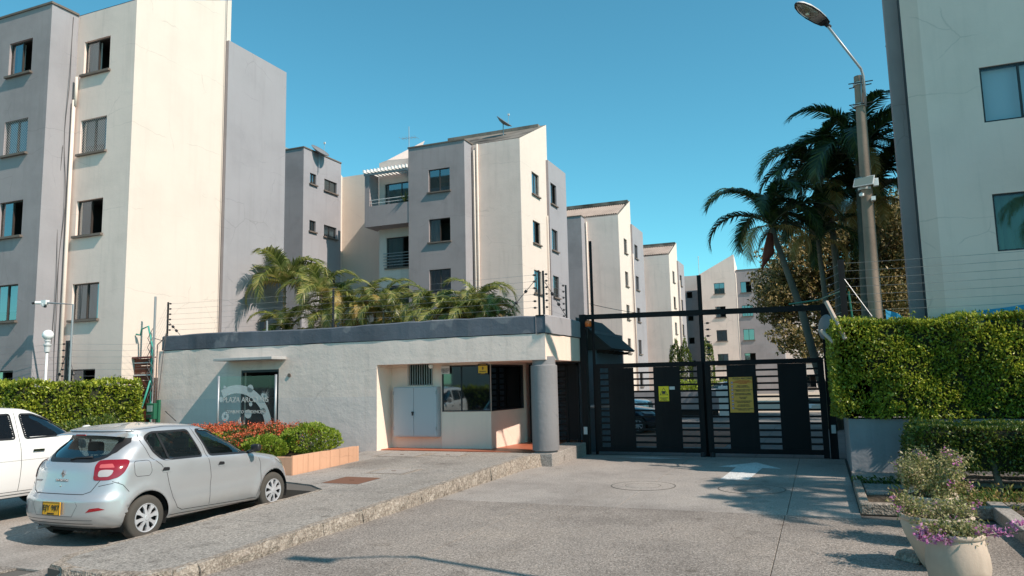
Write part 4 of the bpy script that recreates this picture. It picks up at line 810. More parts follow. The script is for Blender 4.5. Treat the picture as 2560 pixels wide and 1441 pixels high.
HEDGE = leaf_mat('hedge_leaf', [(0,(.08,.13,.015)),(.25,(.20,.27,.03)),(.7,(.38,.43,.05)),(1,(.58,.60,.10))], .45, .35, .5)
HEDGED = leaf_mat('dark_hedge_leaf', [(0,(.03,.065,.012)),(.5,(.09,.14,.022)),(1,(.25,.28,.05))], .35, .35, .5)
TWIG = simple('hedge_twigs', (.025,.028,.012), 1); BARK = stucco('bark', (.16,.13,.10), .2, .3, bs=1.2, fine=20)
def hedge(name, label, cat, path, depth, z0, z1, dens, ll=(.05,.09), mat=HEDGE, tuft=.12, bulge=.05, core=True, group=None, ends=True, zjit=.05):
    """path: front line in plan (outward on the right of travel), body lies behind it"""
    P0 = path[0]; h = thing(name, label, cat, (P0[0], P0[1], z0), group)
    Cs = []; Ds = []; cb = MB()
    for i in range(len(path)-1):
        a, b = path[i], path[i+1]; L, t, n = frame_of(a, b); H = z1-z0
        nn = int(L*H*dens); s = np.random.rand(nn)*L; z = z0+np.random.rand(nn)*H
        lump = bulge*(np.sin(s*3.1+z*2.3)+np.sin(s*7.7-z*4.1)*.5)+np.abs(np.random.normal(size=nn))*-.075+.03
        lump -= np.clip((z-(z1-.12))/.12, 0, 1)**2*.10
        Cs.append(np.stack([a[0]+t.x*s+n.x*lump, a[1]+t.y*s+n.y*lump, z], 1)); Ds.append(np.tile([n.x*.55, n.y*.55, .35], (nn,1)))
        nt_ = int(L*depth*dens*1.0); s = np.random.rand(nt_)*L; d = np.random.rand(nt_)*depth
        zz = z1+zjit*(np.sin(s*2.7+d*3)+np.sin(s*6.1)*.6)+np.abs(np.random.normal(size=nt_))*tuft*.35-.03-((d/depth-.5)**4)*.8*.2
        Cs.append(np.stack([a[0]+t.x*s-n.x*d, a[1]+t.y*s-n.y*d, zz], 1)); Ds.append(np.tile([0,-.1,1.0], (nt_,1)))
        k = int(L*7)                                     # sprigs that stand up from the clipped top
        for _ in range(k):
            s0 = random.random()*L; d0 = random.random()*depth; hh = random.uniform(.05,.25)*tuft/.12*random.random(); m_ = 7
            Cs.append(np.stack([a[0]+t.x*s0-n.x*d0+np.random.normal(size=m_)*.025, a[1]+t.y*s0-n.y*d0+np.random.normal(size=m_)*.025, z1+np.random.rand(m_)*hh+.02], 1)); Ds.append(np.tile([0,0,.8], (m_,1)))
        e = .13; q = [(a[0]-n.x*e+t.x*e, a[1]-n.y*e+t.y*e), (b[0]-n.x*e-t.x*e, b[1]-n.y*e-t.y*e), (b[0]-n.x*(depth-e)-t.x*e, b[1]-n.y*(depth-e)-t.y*e), (a[0]-n.x*(depth-e)+t.x*e, a[1]-n.y*(depth-e)+t.y*e)]
        if core: cb.prism(q, z0+.04, z1-.10)
    if ends:
        for (pt, t_, sg) in ((path[0], frame_of(path[0], path[1]), -1), (path[-1], frame_of(path[-2], path[-1]), 1)):
            L, t, n = t_; nn = int(depth*(z1-z0)*dens); d = np.random.rand(nn)*depth; z = z0+np.random.rand(nn)*(z1-z0); l_ = np.random.normal(size=nn)*.04+.06*np.sin(z*2.5)+.03
            Cs.append(np.stack([pt[0]-n.x*d+t.x*l_*sg, pt[1]-n.y*d+t.y*l_*sg, z], 1)); Ds.append(np.tile([t.x*sg*.7, t.y*sg*.7, .3], (nn,1)))
    C = np.concatenate(Cs); D = np.concatenate(Ds); fr_ = 5.2
    den = np.sin(C[:,0]*fr_+C[:,2]*3.1+C[:,1]*2.2)*np.sin(C[:,2]*fr_*1.3-C[:,0]*2.7+1.3)+.6*np.sin(C[:,0]*13+C[:,1]*9)*np.sin(C[:,2]*15+C[:,0]*4)
    keep = np.random.rand(len(C)) < np.clip(.84+.6*den, .15, 1); C = C[keep]; D = nrm(D[keep]+np.random.normal(size=(keep.sum(),3))*.55); n_ = len(C)
    Lg = np.random.uniform(ll[0], ll[1], n_); leaves_mesh('foliage', C, D, Lg, Lg*np.random.uniform(.42,.6,n_), mat, h)
    if core: cb.build('inner_branches', TWIG, h)
    return h
hR = hedge('tall_hedge', 'tall clipped green hedge on the gray wall right of the gate', 'hedge', [(.28,19.5),(.28,16.36),(6.5,16.36)], .75, 1.17, 3.08, 2700, (.05,.09), bulge=.06, ends=True)
q = MB(); q.box(.0,.0,.0,.0,0,0)
hL = hedge('clipped_hedge', 'sunlit yellow green hedge behind the white vehicle, left of the gatehouse', 'hedge', [(-27,13.9),(-20.6,13.9),(-18.75,16.35)], .7, .0, 2.28, 1150, (.08,.13), bulge=.07)
# round darker shrub in front of it
def shrub(name, label, cat, c, r, n, mat, ll=(.05,.09), group=None, par=None, flat=1.0, trunk=True, part='foliage'):
    h = par or thing(name, label, cat, (c[0], c[1], 0), group)
    p = nrm(np.random.normal(size=(n,3))); rad = np.random.rand(n)**.33; rad = .72+.28*rad; lump = 1+.10*np.sin(p[:,0]*7+c[0])+.08*np.sin(p[:,1]*9+p[:,2]*5)
    C = p*rad[:,None]*lump[:,None]*np.array(r)+np.array(c); D = nrm(p*.8+np.array([0,0,.5])+np.random.normal(size=(n,3))*.5)
    Lg = np.random.uniform(ll[0], ll[1], n); leaves_mesh(part, C, D, Lg, Lg*.5, mat, h)
    if trunk:
        q = MB()
        for k in range(6):
            a_ = k*1.05; q.tube([(c[0],c[1],max(0,c[2]-r[2]*1.05)),(c[0]+math.cos(a_)*r[0]*.35,c[1]+math.sin(a_)*r[1]*.35,c[2]),(c[0]+math.cos(a_)*r[0]*.6,c[1]+math.sin(a_)*r[1]*.6,c[2]+r[2]*.5)], .02, 5, r2=.006)
        q.build('stem', BARK, h)
    return h
shrub('round_shrub', 'round darker green shrub low in front of the left hedge', 'shrub', (-17.9,14.2,.72), (1.35,.7,.62), 5200, HEDGED, (.06,.10))
LIME = leaf_mat('lime_leaf', [(0,(.13,.20,.02)),(.5,(.27,.36,.04)),(1,(.42,.50,.08))], .42, .4)
IXO = leaf_mat('ixora_leaf', [(0,(.03,.06,.015)),(.5,(.07,.12,.03)),(1,(.16,.18,.05))], .3, .4)
REDF = leaf_mat('ixora_flower', [(0,(.45,.05,.02)),(.5,(.65,.13,.06)),(1,(.75,.27,.15))], .3, .6)
sp = [(-10.95,14.25,.84,.70,.55,.34,LIME),(-11.5,13.35,.70,.5,.42,.28,LIME),(-13.2,13.5,.72,.6,.45,.28,LIME)]
lbls = ['rounded lime green shrub at the right end of the salmon planter','small lime shrub at the front of the planter behind the car nose','lime shrub in the planter behind the hatchback bonnet']
for (x,y,z,a_,b_,c_,mt), lb in zip(sp, lbls): shrub('lime_shrub', lb, 'shrub', (x,y,z), (a_,b_,c_), 3800, mt, (.05,.085), 'lime shrubs in the planter')
ix = [(-12.3,14.4,.88),(-13.4,14.6,.90),(-14.2,14.0,.86),(-12.6,14.85,.92),(-13.9,14.75,.92),(-13.0,13.9,.84),(-12.2,13.5,.74),(-11.7,14.75,.90),(-14.4,14.7,.88)]
il = ['at the centre of the planter','left of centre in the planter','at the front below the glass sign','at the back, right of the sign pole','at the back behind the glass sign','between the two lime shrubs of the front','low at the front edge of the planter','beside the rounded lime shrub','at the left end of the red row']
for (x,y,z), lb in zip(ix, il):
    h = shrub('ixora_shrub', 'red flowering ixora shrub '+lb, 'shrub', (x,y,z-.14), (.70,.55,.34), 2400, IXO, (.05,.08), 'red flowering shrubs in the planter')
    n = 620; cl = nrm(np.random.normal(size=(60,3))+np.array([.2,-.5,1.0])); cl = cl*np.array([.72,.57,.38])+np.array([x,y,z-.12]); k = np.random.randint(0,60,n); C = cl[k]+np.random.normal(size=(n,3))*.035
    leaves_mesh('flower_cluster', C, nrm(np.random.normal(size=(n,3))+np.array([0,-.2,.8])), np.random.uniform(.03,.05,n), np.random.uniform(.025,.04,n), REDF, h)
# lower clipped hedge in the bed on the right, on short trunks
h2 = hedge('low_hedge', 'clipped lower hedge on short trunks in the right bed', 'hedge', [(1.46,14.1),(6,13.9)], 1.5, .42, 1.16, 3000, (.045,.075), mat=HEDGED, bulge=.04, zjit=.02, tuft=.05)
for x, y in ((2.5,14.2),(1.95,14.5),(3.4,14.4)): q = MB(); q.tube([(x,y,.0),(x+.04,y,.25),(x-.02,y+.02,.62)], .07, 8, r2=.045); q.build('trunk', BARK, h2, smooth=True)
h3 = hedge('low_hedge', 'darker hedge against the gray wall, behind the lower clipped hedge', 'hedge', [(1.5,15.75),(6,15.6)], .5, .4, 1.12, 2600, (.045,.075), mat=HEDGED, bulge=.03, zjit=.03, tuft=.05)
def tuft(label, c, n, r, mat, hgt=.25, name='ground_plants', cat='plants', kind='stuff'):
    m_ = n; a_ = np.random.rand(m_)*6.283; rr = np.sqrt(np.random.rand(m_)); C = np.stack([c[0]+np.cos(a_)*rr*r[0], c[1]+np.sin(a_)*rr*r[1], c[2]+np.random.rand(m_)**2*hgt], 1)
    D = nrm(np.stack([np.cos(a_)*.6, np.sin(a_)*.6, np.random.rand(m_)*1.2], 1)+np.random.normal(size=(m_,3))*.4); L = np.random.uniform(.05,.12,m_); o = leaves_mesh(name, C, D, L, L*.3, mat); return tag(o, label, cat, kind=kind)
tuft('low weedy ground plants and dry leaves in the right bed', (2.4,13.3,.07), 2600, (1.5,.55), leaf_mat('weeds', [(0,(.05,.09,.02)),(.6,(.16,.22,.05)),(.8,(.30,.20,.08)),(1,(.4,.28,.12))]))
tuft('thin grass at the foot of the low wall right of the gate', (1.3,15.1,.1), 500, (.9,.15), HEDGED, .12)

# ---- palms
def frond_mesh(name, L, nl, ll, lw, a0, droop, vee=.5, hang=.25, rach=.018, seed=0):
    rr = random.Random(seed); vs = []; fs = []; pos = Vector((0,0,0)); N_ = nl; ang = a0; pts = [pos.copy()]; tg = []
    for i in range(N_):
        t = i/(N_-1); ang = a0-droop*t**1.35; d = Vector((math.cos(ang), rr.uniform(-.02,.02), math.sin(ang))); tg.append(d); pos = pos+d*L/N_; pts.append(pos.copy())
    for i in range(2, N_):
        t = i/(N_-1); p = pts[i]; d = tg[i]; l = ll*(math.sin(math.pi*min(1,(t*.86+.10)))**.6)*rr.uniform(.85,1.1); up = Vector((-d.z,0,d.x))
        for s in (-1, 1):
            w = lw*(.7+.3*math.sin(math.pi*t)); dr = (Vector((0,s,0))*1.0+d*(.55+.9*t)+up*vee*rr.uniform(.5,1.2)).normalized()
            m1 = p+dr*l*.5; tip = p+dr*l+Vector((0,0,-hang*l*rr.uniform(.6,1.6))); b = len(vs); wv = d*w
            vs += [p-wv*.5, p+wv*.5, m1+wv*.55, m1-wv*.45, tip]; fs += [(b,b+1,b+2,b+3),(b+3,b+2,b+4)]
    mb = MB(); mb.add(vs, fs, 0); mb.tube(pts, [max(.003, rach*(1-i/len(pts))) for i in range(len(pts))], 5, 1); return mb
PG = [leaf_mat('areca_leaf', [(0,(.07,.10,.02)),(.5,(.17,.20,.05)),(.85,(.32,.32,.10)),(1,(.48,.38,.16))], .4, .35, .5), leaf_mat('dry_palm_leaf', [(0,(.30,.19,.05)),(.6,(.45,.30,.10)),(1,(.5,.40,.20))], .35, .6), leaf_mat('shade_toned_palm_leaf', [(0,(.016,.036,.012)),(.6,(.040,.075,.024)),(1,(.11,.15,.04))], .35, .3, .5)]  # last leaf colour is dark, with the block's shade painted in
RCH = simple('palm_rachis', (.22,.24,.06), .5); RCHD = simple('shade_toned_rachis', (.05,.07,.03), .5); TRK = stucco('palm_trunk', (.26,.20,.13), .2, .2, bs=1.0, fine=9); TRKG = stucco('gray_palm_trunk', (.20,.18,.15), .2, .2, bs=1.0, fine=9)
def mk(n, *a, mats=None, **k):
    mb = frond_mesh(n, *a, **k); o = mb.build('frond', mats, None, local=True); me = o.data; bpy.data.objects.remove(o); return me
FR = {}
for s in range(4):
    FR['g', s] = mk('f', 1.9, 38, .58, .055, R(62-s*7), R(118+s*10), mats=[PG[0], RCH], seed=s, vee=.35, hang=.35)
    FR['y', s] = mk('f', 1.9, 36, .54, .052, R(35-s*5), R(110+s*10), mats=[PG[1], RCH], seed=s+9, vee=.2, hang=.5)
    FR['d', s] = mk('f', 2.7, 60, .70, .058, R(66-s*7), R(122+s*10), mats=[PG[2], RCHD], seed=s+20, vee=.35, hang=.30, rach=.03)
def frond(par, key, p, az, tilt, sc):
    me = FR[key]; o = bpy.data.objects.new('frond', me); col.objects.link(o); o.parent = par; o.location = Vector(p)-ORG[par.name]
    o.rotation_euler = (random.uniform(-.25,.25), tilt, az); o.scale = (sc,)*3; return o
def clump(label, x, y, zc, nst, sc, spread=.5, yellow=.15, group='areca palms behind the gatehouse', nf=8):
    P = thing('areca_palm', label, 'palm tree', (x,y,.0), group); k = 0
    for j in range(nst):
        a_ = random.random()*6.28; rr = random.random()*spread if nst > 1 else 0; px, py = x+math.cos(a_)*rr*.6, y+math.sin(a_)*rr*.6; tx, ty = x+math.cos(a_)*rr*1.5, y+math.sin(a_)*rr*1.5; tz = zc*(1-.35*random.random()*(nst > 1))
        q = MB(); q.tube([(px,py,0),((px+tx)/2,(py+ty)/2,tz*.5),(tx,ty,tz)], .07*sc, 7, r2=.04*sc)
        for z in np.arange(.3, tz, .22): f_ = z/tz; q.lathe([(.066*sc,-.01),(.078*sc,0),(.066*sc,.01)], (px+(tx-px)*f_,py+(ty-py)*f_,z), 7)
        q.build('trunk', TRK, P, smooth=True)
        for i in range(nf):
            az = i*2.4+random.random(); low = i/nf; key = ('y' if random.random() < yellow*(1.6 if low > .6 else .6) else 'g', random.randrange(4))
            frond(P, key, (tx,ty,tz-.05+.15*(1-low)), az, R(-22+low*52), sc*random.uniform(.85,1.1)); k += 1
    return P
YP = 21.3
def pp(x, y, Y=YP): return PY(x, y, Y)
spec = [((712,700),1,1.12,'tall areca palm with yellowed fronds, the tallest behind the gatehouse',12,.30,0),((735,760),3,.80,'low leafy areca palm below the tallest one behind the gatehouse',6,.2,.6),((835,715),3,.85,'areca palm right of the tallest one behind the gatehouse',7,.12,.5),
        ((905,705),2,.95,'areca palm in front of the cream wall of the balcony block',8,.12,.4),((962,735),3,.75,'bushy areca palm left of the middle gap, behind the parapet',7,.2,.6),((1015,760),2,.65,'small browned areca palm in the gap behind the parapet',6,.6,.4),
        ((1078,745),3,.78,'areca palm under the plum curtained windows',7,.12,.6),((1140,745),3,.8,'areca palm under the drain pipes of the balcony block',7,.12,.6),((1180,755),3,.72,'areca palm at the right end of the row behind the parapet',7,.2,.5),((1218,772),1,.66,'last thin areca palm, nearest the electric fence corner',8,.15,.2),
        ((655,770),2,.7,'low areca palm beside the gray wall, left of the tallest palm',6,.1,.4)]
for (x,y), ns, sc, lb, nf, yl, spd in spec:
    p = pp(x, y, YP+random.uniform(-.5,1.2)); clump(lb, p.x, p.y, p.z*.97, ns, sc*1.12, spd, yl, nf=nf+2)
# palms behind the gate, dark by shade painted into the leaves
def dpalm(label, base, bend, top, r, nf=13, sc=1.0, shaft=True, tilt0=-18, key='d', nd=2, group='dark palms beyond the gate'):
    P = thing('foxtail_palm', label, 'palm tree', base, group); q = MB(); q.tube([base, bend, top], [r*1.25, r, r*.7], 12); n_ = 26
    for i in range(n_):
        f_ = i/n_; p = Vector(base).lerp(Vector(bend), f_*2) if f_ < .5 else Vector(bend).lerp(Vector(top), f_*2-1); q.lathe([(r*.95*(1.2-.4*f_),-.02),(r*1.1*(1.2-.4*f_),0),(r*.95*(1.2-.4*f_),.02)], p, 10)
    q.build('trunk', TRKG, P, smooth=True)
    for i in range(nf):
        low = i/nf; frond(P, (key if i < nf-nd else 'y', random.randrange(4)), Vector(top)+Vector((0,0,.25*(1-low))), i*2.399+.4, R(tilt0+low*46), sc*random.uniform(.95,1.15))
    return P
p = lambda x, y, Y: tuple(PY(x, y, Y))
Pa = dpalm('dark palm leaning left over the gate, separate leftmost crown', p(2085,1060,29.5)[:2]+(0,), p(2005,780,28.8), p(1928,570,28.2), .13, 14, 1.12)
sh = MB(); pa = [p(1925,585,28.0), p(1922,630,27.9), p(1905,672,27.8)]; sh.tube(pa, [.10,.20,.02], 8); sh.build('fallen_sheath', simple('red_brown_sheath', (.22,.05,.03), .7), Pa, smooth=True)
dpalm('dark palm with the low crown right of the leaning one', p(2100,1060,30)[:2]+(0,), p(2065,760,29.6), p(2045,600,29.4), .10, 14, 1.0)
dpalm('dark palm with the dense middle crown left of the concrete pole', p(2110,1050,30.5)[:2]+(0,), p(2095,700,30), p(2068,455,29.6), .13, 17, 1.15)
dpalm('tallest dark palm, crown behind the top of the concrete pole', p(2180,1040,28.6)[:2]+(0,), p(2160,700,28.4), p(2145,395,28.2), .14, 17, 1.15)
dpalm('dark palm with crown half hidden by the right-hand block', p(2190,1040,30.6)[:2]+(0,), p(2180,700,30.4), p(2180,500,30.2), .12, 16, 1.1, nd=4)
# palms outside the frame on the right: their frond shadows cross the driveway
P = dpalm('palm standing right of the garden bed, throwing frond shadows on the driveway', (6.4,11.5,0), (6.2,11.5,3.2), (6.0,11.5,6.1), .12, 13, .95, key='g', nd=0, group='palms right of the driveway')
P = dpalm('second palm right of the garden bed near the hedge', (6.6,13.2,0), (6.4,13.3,3.0), (6.3,13.5,6.6), .12, 15, 1.0, key='g', nd=0, group='palms right of the driveway')
# ---- broadleaf tree with bronze leaves
BRN = leaf_mat('bronze_leaf', [(0,(.04,.05,.015)),(.3,(.12,.12,.035)),(.6,(.27,.20,.07)),(1,(.58,.44,.24))], .3, .45)
def tree(name, label, base, top, clumps, n, mat, ll, tr=.28, cat='tree', group=None, limbs=14):
    T_ = thing(name, label, cat, base, group); q = MB(); b = Vector(base); t = Vector(top); md = b.lerp(t, .5)+Vector((.2,.1,0)); q.tube([b, md, t], [tr, tr*.8, tr*.5], 10)
    for i, (c, r) in enumerate(clumps):
        s = b.lerp(t, random.uniform(.55,1)); c = Vector(c); q.tube([s, s.lerp(c,.5)+Vector((random.uniform(-.3,.3),random.uniform(-.3,.3),.25)), c], [tr*.4,tr*.22,tr*.06], 6)
        for k in range(4): q.tube([c, c+Vector((random.uniform(-1,1)*r,random.uniform(-1,1)*r,random.uniform(-.4,.9)*r))], tr*.07, 4, r2=.006)
    q.build('trunk', BARK, T_, smooth=True)
    Cs = []; tot = sum(r**2 for c, r in clumps)
    for c, r in clumps:
        k = int(n*r*r/tot); pr = nrm(np.random.normal(size=(k,3))); rd = np.random.rand(k)**.45; lm = 1+.3*np.sin(pr[:,0]*6+c[0]*3)*np.sin(pr[:,2]*5+c[1]); Cs.append(pr*(rd*lm)[:,None]*r*np.array([1,1,.75])+np.array(c))
    C = np.concatenate(Cs); D = nrm(np.random.normal(size=(len(C),3))+np.array([0,0,-.3])); L = np.random.uniform(ll[0],ll[1],len(C)); leaves_mesh('crown', C, D, L, L*.42, mat, T_)
    return T_
YT = 36.0; cps = []
for x, y, r in ((1955,700,1.3),(1990,640,1.2),(2050,610,1.2),(2110,590,1.1),(2180,560,1.3),(2230,540,1.2),(1960,780,1.1),(2020,720,1.4),(2100,690,1.5),(2180,660,1.5),(2240,640,1.4),(1985,850,.9),(2040,860,.8),(2150,780,1.3),(2230,750,1.5),(1930,740,.8),(2080,780,1.1),(2260,560,1.1)):
    v = PY(x, y, YT+random.uniform(-1.4,1.4)); cps.append(((v.x,v.y,v.z), r*1.2))
bt = PY(2110,1030,YT); tree('bronze_tree', 'broad tree with bronze brown leaves behind the dark palms', (bt.x,bt.y,0), tuple(PY(2110,760,YT)), cps, 46000, BRN, (.13,.24))
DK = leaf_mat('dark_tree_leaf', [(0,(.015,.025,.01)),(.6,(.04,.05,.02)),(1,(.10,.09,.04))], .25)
cps = [(tuple(PY(x,y,39)), r) for x, y, r in ((2200,700,1.6),(2250,620,1.7),(2260,720,1.6),(2150,730,1.4),(2290,660,1.8))]
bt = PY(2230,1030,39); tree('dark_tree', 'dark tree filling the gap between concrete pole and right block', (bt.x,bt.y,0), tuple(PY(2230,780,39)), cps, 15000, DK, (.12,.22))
# planting inside the lot
for (x,y,Y,r,lb) in ((1500,905,34,.75,'green bush beside the lean-to roof seen through the gate'),(1508,960,31,.9,'green bush behind the left gate slats')):
    v = PY(x,y,Y); shrub('garden_bush', lb, 'shrub', (v.x,v.y,v.z), (r,r,r*1.5), 2200, HEDGE, (.08,.14), 'bushes behind the gate')
for i, x in enumerate((1713,1770,1690)):
    v = PY(x,905,70); shrub('cypress', ['slim dark cypress behind the centre mast','slim cypress right of the centre mast','slim brownish cypress against the third block'][i], 'shrub', (v.x,v.y,2.4), (.6,.6,2.9), 2500, HEDGED, (.14,.24), 'slim cypresses by the far blocks')
for i in range(9):
    v = PY(1690+i*19, 965, 62); shrub('border_shrub', ['yellow green border shrub above the ramp wall, number %s from the left' % w for w in ('one','two','three','four','five','six','seven','eight','nine')][i], 'shrub', (v.x, v.y, .9), (1.0,.6,.8), 500, random.choice([HEDGE, LIME, BRN]), (.12,.2), 'border shrubs above the ramp wall', trunk=False)
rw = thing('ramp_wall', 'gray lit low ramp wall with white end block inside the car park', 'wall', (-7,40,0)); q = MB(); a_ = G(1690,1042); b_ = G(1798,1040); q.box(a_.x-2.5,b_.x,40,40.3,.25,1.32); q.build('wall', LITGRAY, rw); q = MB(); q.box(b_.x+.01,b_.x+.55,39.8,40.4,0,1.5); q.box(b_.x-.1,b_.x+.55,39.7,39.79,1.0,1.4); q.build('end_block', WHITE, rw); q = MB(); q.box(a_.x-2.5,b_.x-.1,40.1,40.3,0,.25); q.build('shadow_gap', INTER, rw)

# ================================================================== ELECTRIC FENCE, POLES, LAMPS
WIRE = simple('fence_wire', (.30,.31,.32), .4, .6)
ef = thing('electric_fence', 'electric fence of thin wires along the gatehouse parapet', 'fence', (-12.5,17.25,3.6))
def sag(a, b, s=.03, n=8): a, b = Vector(a), Vector(b); return [a.lerp(b, i/n)-Vector((0,0,s*4*(i/n)*(1-i/n))) for i in range(n+1)]
YF = 17.28
for x, z0_, z1_ in ((-18.77,3.6,4.74),(-12.54,3.5,4.74),(-6.36,3.6,4.80),(-6.24,3.6,4.78)): q = MB(); q.box(x-.022,x+.022,YF-.02,YF+.02,z0_,z1_); q.build('post', BMET, ef)
q = MB(); pt = PY(1416,712,18.95); q.box(-6.2-.02,-6.2+.02,18.93,18.97,3.6,4.6); q.build('post', BMET, ef)
for k in range(6):
    z = 3.86+k*.165; q = MB(); q.tube(sag((-18.7,YF,z),(-12.54,YF,z),.03), .003, 4); q.tube(sag((-12.54,YF,z),(-6.45,YF,z+.01),.03), .003, 4); q.tube(sag((-6.28,YF,z),(-6.2,18.95,z-.1),.01), .003, 4)
    q.tube(sag((-18.8,YF,z),(-19.1,17.0,z-1.0),.02), .003, 4); q.build('wire', WIRE, ef)
    insul(ef, -18.72, YF-.01, z); insul(ef, -6.40, YF-.02, z, (-1,0,0), .13); insul(ef, -6.20, YF-.02, z, (1,0,0), .1); insul(ef, -12.52, YF-.02, z, (-1,0,0), .05); insul(ef, -6.22, 18.93, z-.1, (-1,0,0), .09)
for (a_, b_) in (((-6.4,YF-.02,4.6),(-7.35,YF+.05,3.66)),((-6.2,YF,4.5),(-5.98,18.3,3.66)),((-18.7,YF,4.1),(-18.2,YF,3.66))):
    q = MB(); q.tube([a_, b_], .008, 5); A, B_ = Vector(a_), Vector(b_)
    for f_ in (.33,.62): c_ = A.lerp(B_, f_); d_ = (B_-A).normalized()*.05; q.tube([c_-d_, c_-d_*.6, c_+d_*.6, c_+d_], [.008,.04,.04,.008], 8)
    q.build('stay_wire', BMET, ef)
ef2 = thing('electric_fence', 'electric fence wires above the tall hedge right of the gate', 'fence', (2,16.7,3)); YR = 16.75
q = MB(); q.box(.50,.62,YR-.06,YR+.06,1.1,4.42); q.build('post', BLACK, ef2); q = MB(); q.box(6.2,6.26,YR-.03,YR+.03,1.1,4.3); q.build('post', BLACK, ef2)
for k in range(7): z = 3.35+k*.165; q = MB(); q.tube(sag((.55,YR-.05,z),(6.2,YR,z+.02),.03,12), .0035, 4); q.tube(sag((.55,YR-.05,z),(.25,17.4,z-.06),.01), .005, 4); q.build('wire', WIRE, ef2)
q = MB(); q.tube([(.6,YR-.1,4.0),(1.05,YR-.2,3.2)], .008, 5); q.tube([(.66,YR,3.75),(.70,YR,3.1)], .022, 6, 1); q.tube([(-.6,19.9,3.83),(.1,19.5,3.86),(.62,YR,3.80)], .02, 6, 1); q.build('stay_wire', [WIRE, simple('green_hose', (.02,.14,.10), .5)], ef2)
q = MB(); q.tube([(.22,16.6,3.55),(.52,16.3,2.75)], .045, 8); q.tube([(.08,16.5,2.95),(.3,16.35,2.7)], .04, 8); tag(q.build('cut_pole', simple('pale_wood', (.45,.36,.30), .8)), 'pale cut wooden poles sticking out of the hedge corner', 'poles')
ef3 = thing('electric_fence', 'double insulator mast and wires in front of the left block', 'fence', (-21.7,15.9,2)); YL = 15.4
mx = PY(168,900,YL)
for dx in (-.05,.05): q = MB(); q.box(mx.x+dx-.025,mx.x+dx+.025,YL-.02,YL+.02,0,PY(170,852,YL).z); q.build('post', BMET, ef3)
zt_ = PY(170,852,YL).z
for k in range(6):
    z = zt_-.10-k*.19; insul(ef3, mx.x-.08, YL-.02, z, (-1,0,0), .14); insul(ef3, mx.x+.08, YL-.02, z, (1,0,0), .14)
    q = MB(); q.tube(sag((mx.x+.1,YL,z),(-19.0,17.0,z),.02), .003, 4); q.tube(sag((mx.x-.1,YL,z),(-27,YL-.3,z),.02), .003, 4); q.build('wire', WIRE, ef3)
for s in (-1,1):
    q = MB(); a_ = Vector((mx.x+s*.1,YL,zt_-.5)); b_ = Vector((mx.x+s*.55,YL,zt_-1.6)); q.tube([a_, b_], .009, 5)
    for f_ in (.45,.7): c_ = a_.lerp(b_, f_); d_ = (b_-a_).normalized()*.05; q.tube([c_-d_, c_-d_*.6, c_+d_*.6, c_+d_], [.008,.04,.04,.008], 8)
    q.build('stay_wire', BMET, ef3)
# camera pole, globe lamp
YC = 15.2; c0 = PY(176,900,YC); ct = PY(178,762,YC); ca = PY(112,757,YC)
cp = thing('camera_pole', 'galvanised pole with white security cameras on an arm, far left', 'camera pole', (c0.x,YC,0)); q = MB(); q.tube([(c0.x,YC,0),(c0.x,YC,ct.z),(ca.x,YC,ca.z)], .032, 8); q.build('pole', GALV, cp)
q = MB(); q.box(ca.x-.10,ca.x+.12,YC-.06,YC+.06,ca.z-.06,ca.z+.07); q.tube([(ca.x-.08,YC,ca.z),(ca.x-.25,YC-.12,ca.z+.0)], .05, 10); q.lathe([(0,-.09),(.06,-.06),(.075,0),(.06,.03),(0,.04)], (ca.x-.02,YC,ca.z-.06), 12); q.build('camera', WHITE, cp, smooth=False)
q = MB(); q.lathe([(0,-.05),(.045,-.03),(.045,.02)], (ca.x+.02,YC,ca.z-.11), 10); q.tube([(ca.x-.25,YC-.12,ca.z),(ca.x-.33,YC-.16,ca.z-.02)], .035, 8); q.build('lens', BMET, cp)
YG2 = 15.0; lb = PY(120,838,YG2); gl = thing('globe_lamp', 'white globe lamp on a pale post behind the left hedge', 'lamp', (lb.x,YG2,0)); rr = .152
q = MB(); q.tube([(lb.x,YG2,0),(lb.x,YG2,lb.z-.45)], .032, 10); q.build('post', WHITE, gl, smooth=True); q = MB(); q.lathe([(.05,-.52),(.07,-.5),(.075,-.36),(.105,-.30),(.105,-.27),(.06,-.26),(.06,-.20),(.085,-.19),(.085,-.15),(.05,-.14)], (lb.x,YG2,lb.z), 16); q.build('collar', FRAMEW, gl, smooth=False)
q = MB(); q.lathe([(rr*math.sin(a_*math.pi/14), -rr*math.cos(a_*math.pi/14)) for a_ in range(15)], (lb.x,YG2,lb.z), 24); q.build('globe', simple('opal_globe', (.86,.87,.86), .25), gl, smooth=True)
# service drop at the gatehouse corner
YS = 16.95; sp_ = thing('service_mast', 'thin electrical mast with green conduit at the gatehouse left corner', 'pole', (-19.2,YS,0)); tx = PY(389,742,YS)
q = MB(); q.tube([(tx.x,YS,0),(tx.x,YS,tx.z)], .035, 8); q.build('mast', GALV, sp_)
GRN = simple('green_conduit', (.05,.33,.26), .5)
q = MB(); q.tube([(tx.x+.02,YS-.05,0),(tx.x,YS-.05,2.6),(tx.x-.02,YS-.05,3.4),(tx.x-.2,YS-.05,3.98),(tx.x-.48,YS-.05,3.9),(tx.x-.52,YS-.05,3.72),(tx.x-.7,YS-.05,3.75)], .028, 8); q.tube([(tx.x,YS-.08,2.3),(tx.x-.25,YS-.1,1.6),(tx.x-.5,YS-.1,1.0)], .03, 7); q.build('conduit', GRN, sp_, smooth=True)
for i in range(6):
    q = MB(); z = 2.1+i*.28; s = random.choice([-1,1]); q.tube([(tx.x,YS-.06,z+.4),(tx.x+s*.15,YS-.1,z+.1),(tx.x-s*.1,YS-.08,z-.3),(tx.x+.05,YS-.06,z-.7)], .012, 5); q.build('cable', CBL, sp_, smooth=True)
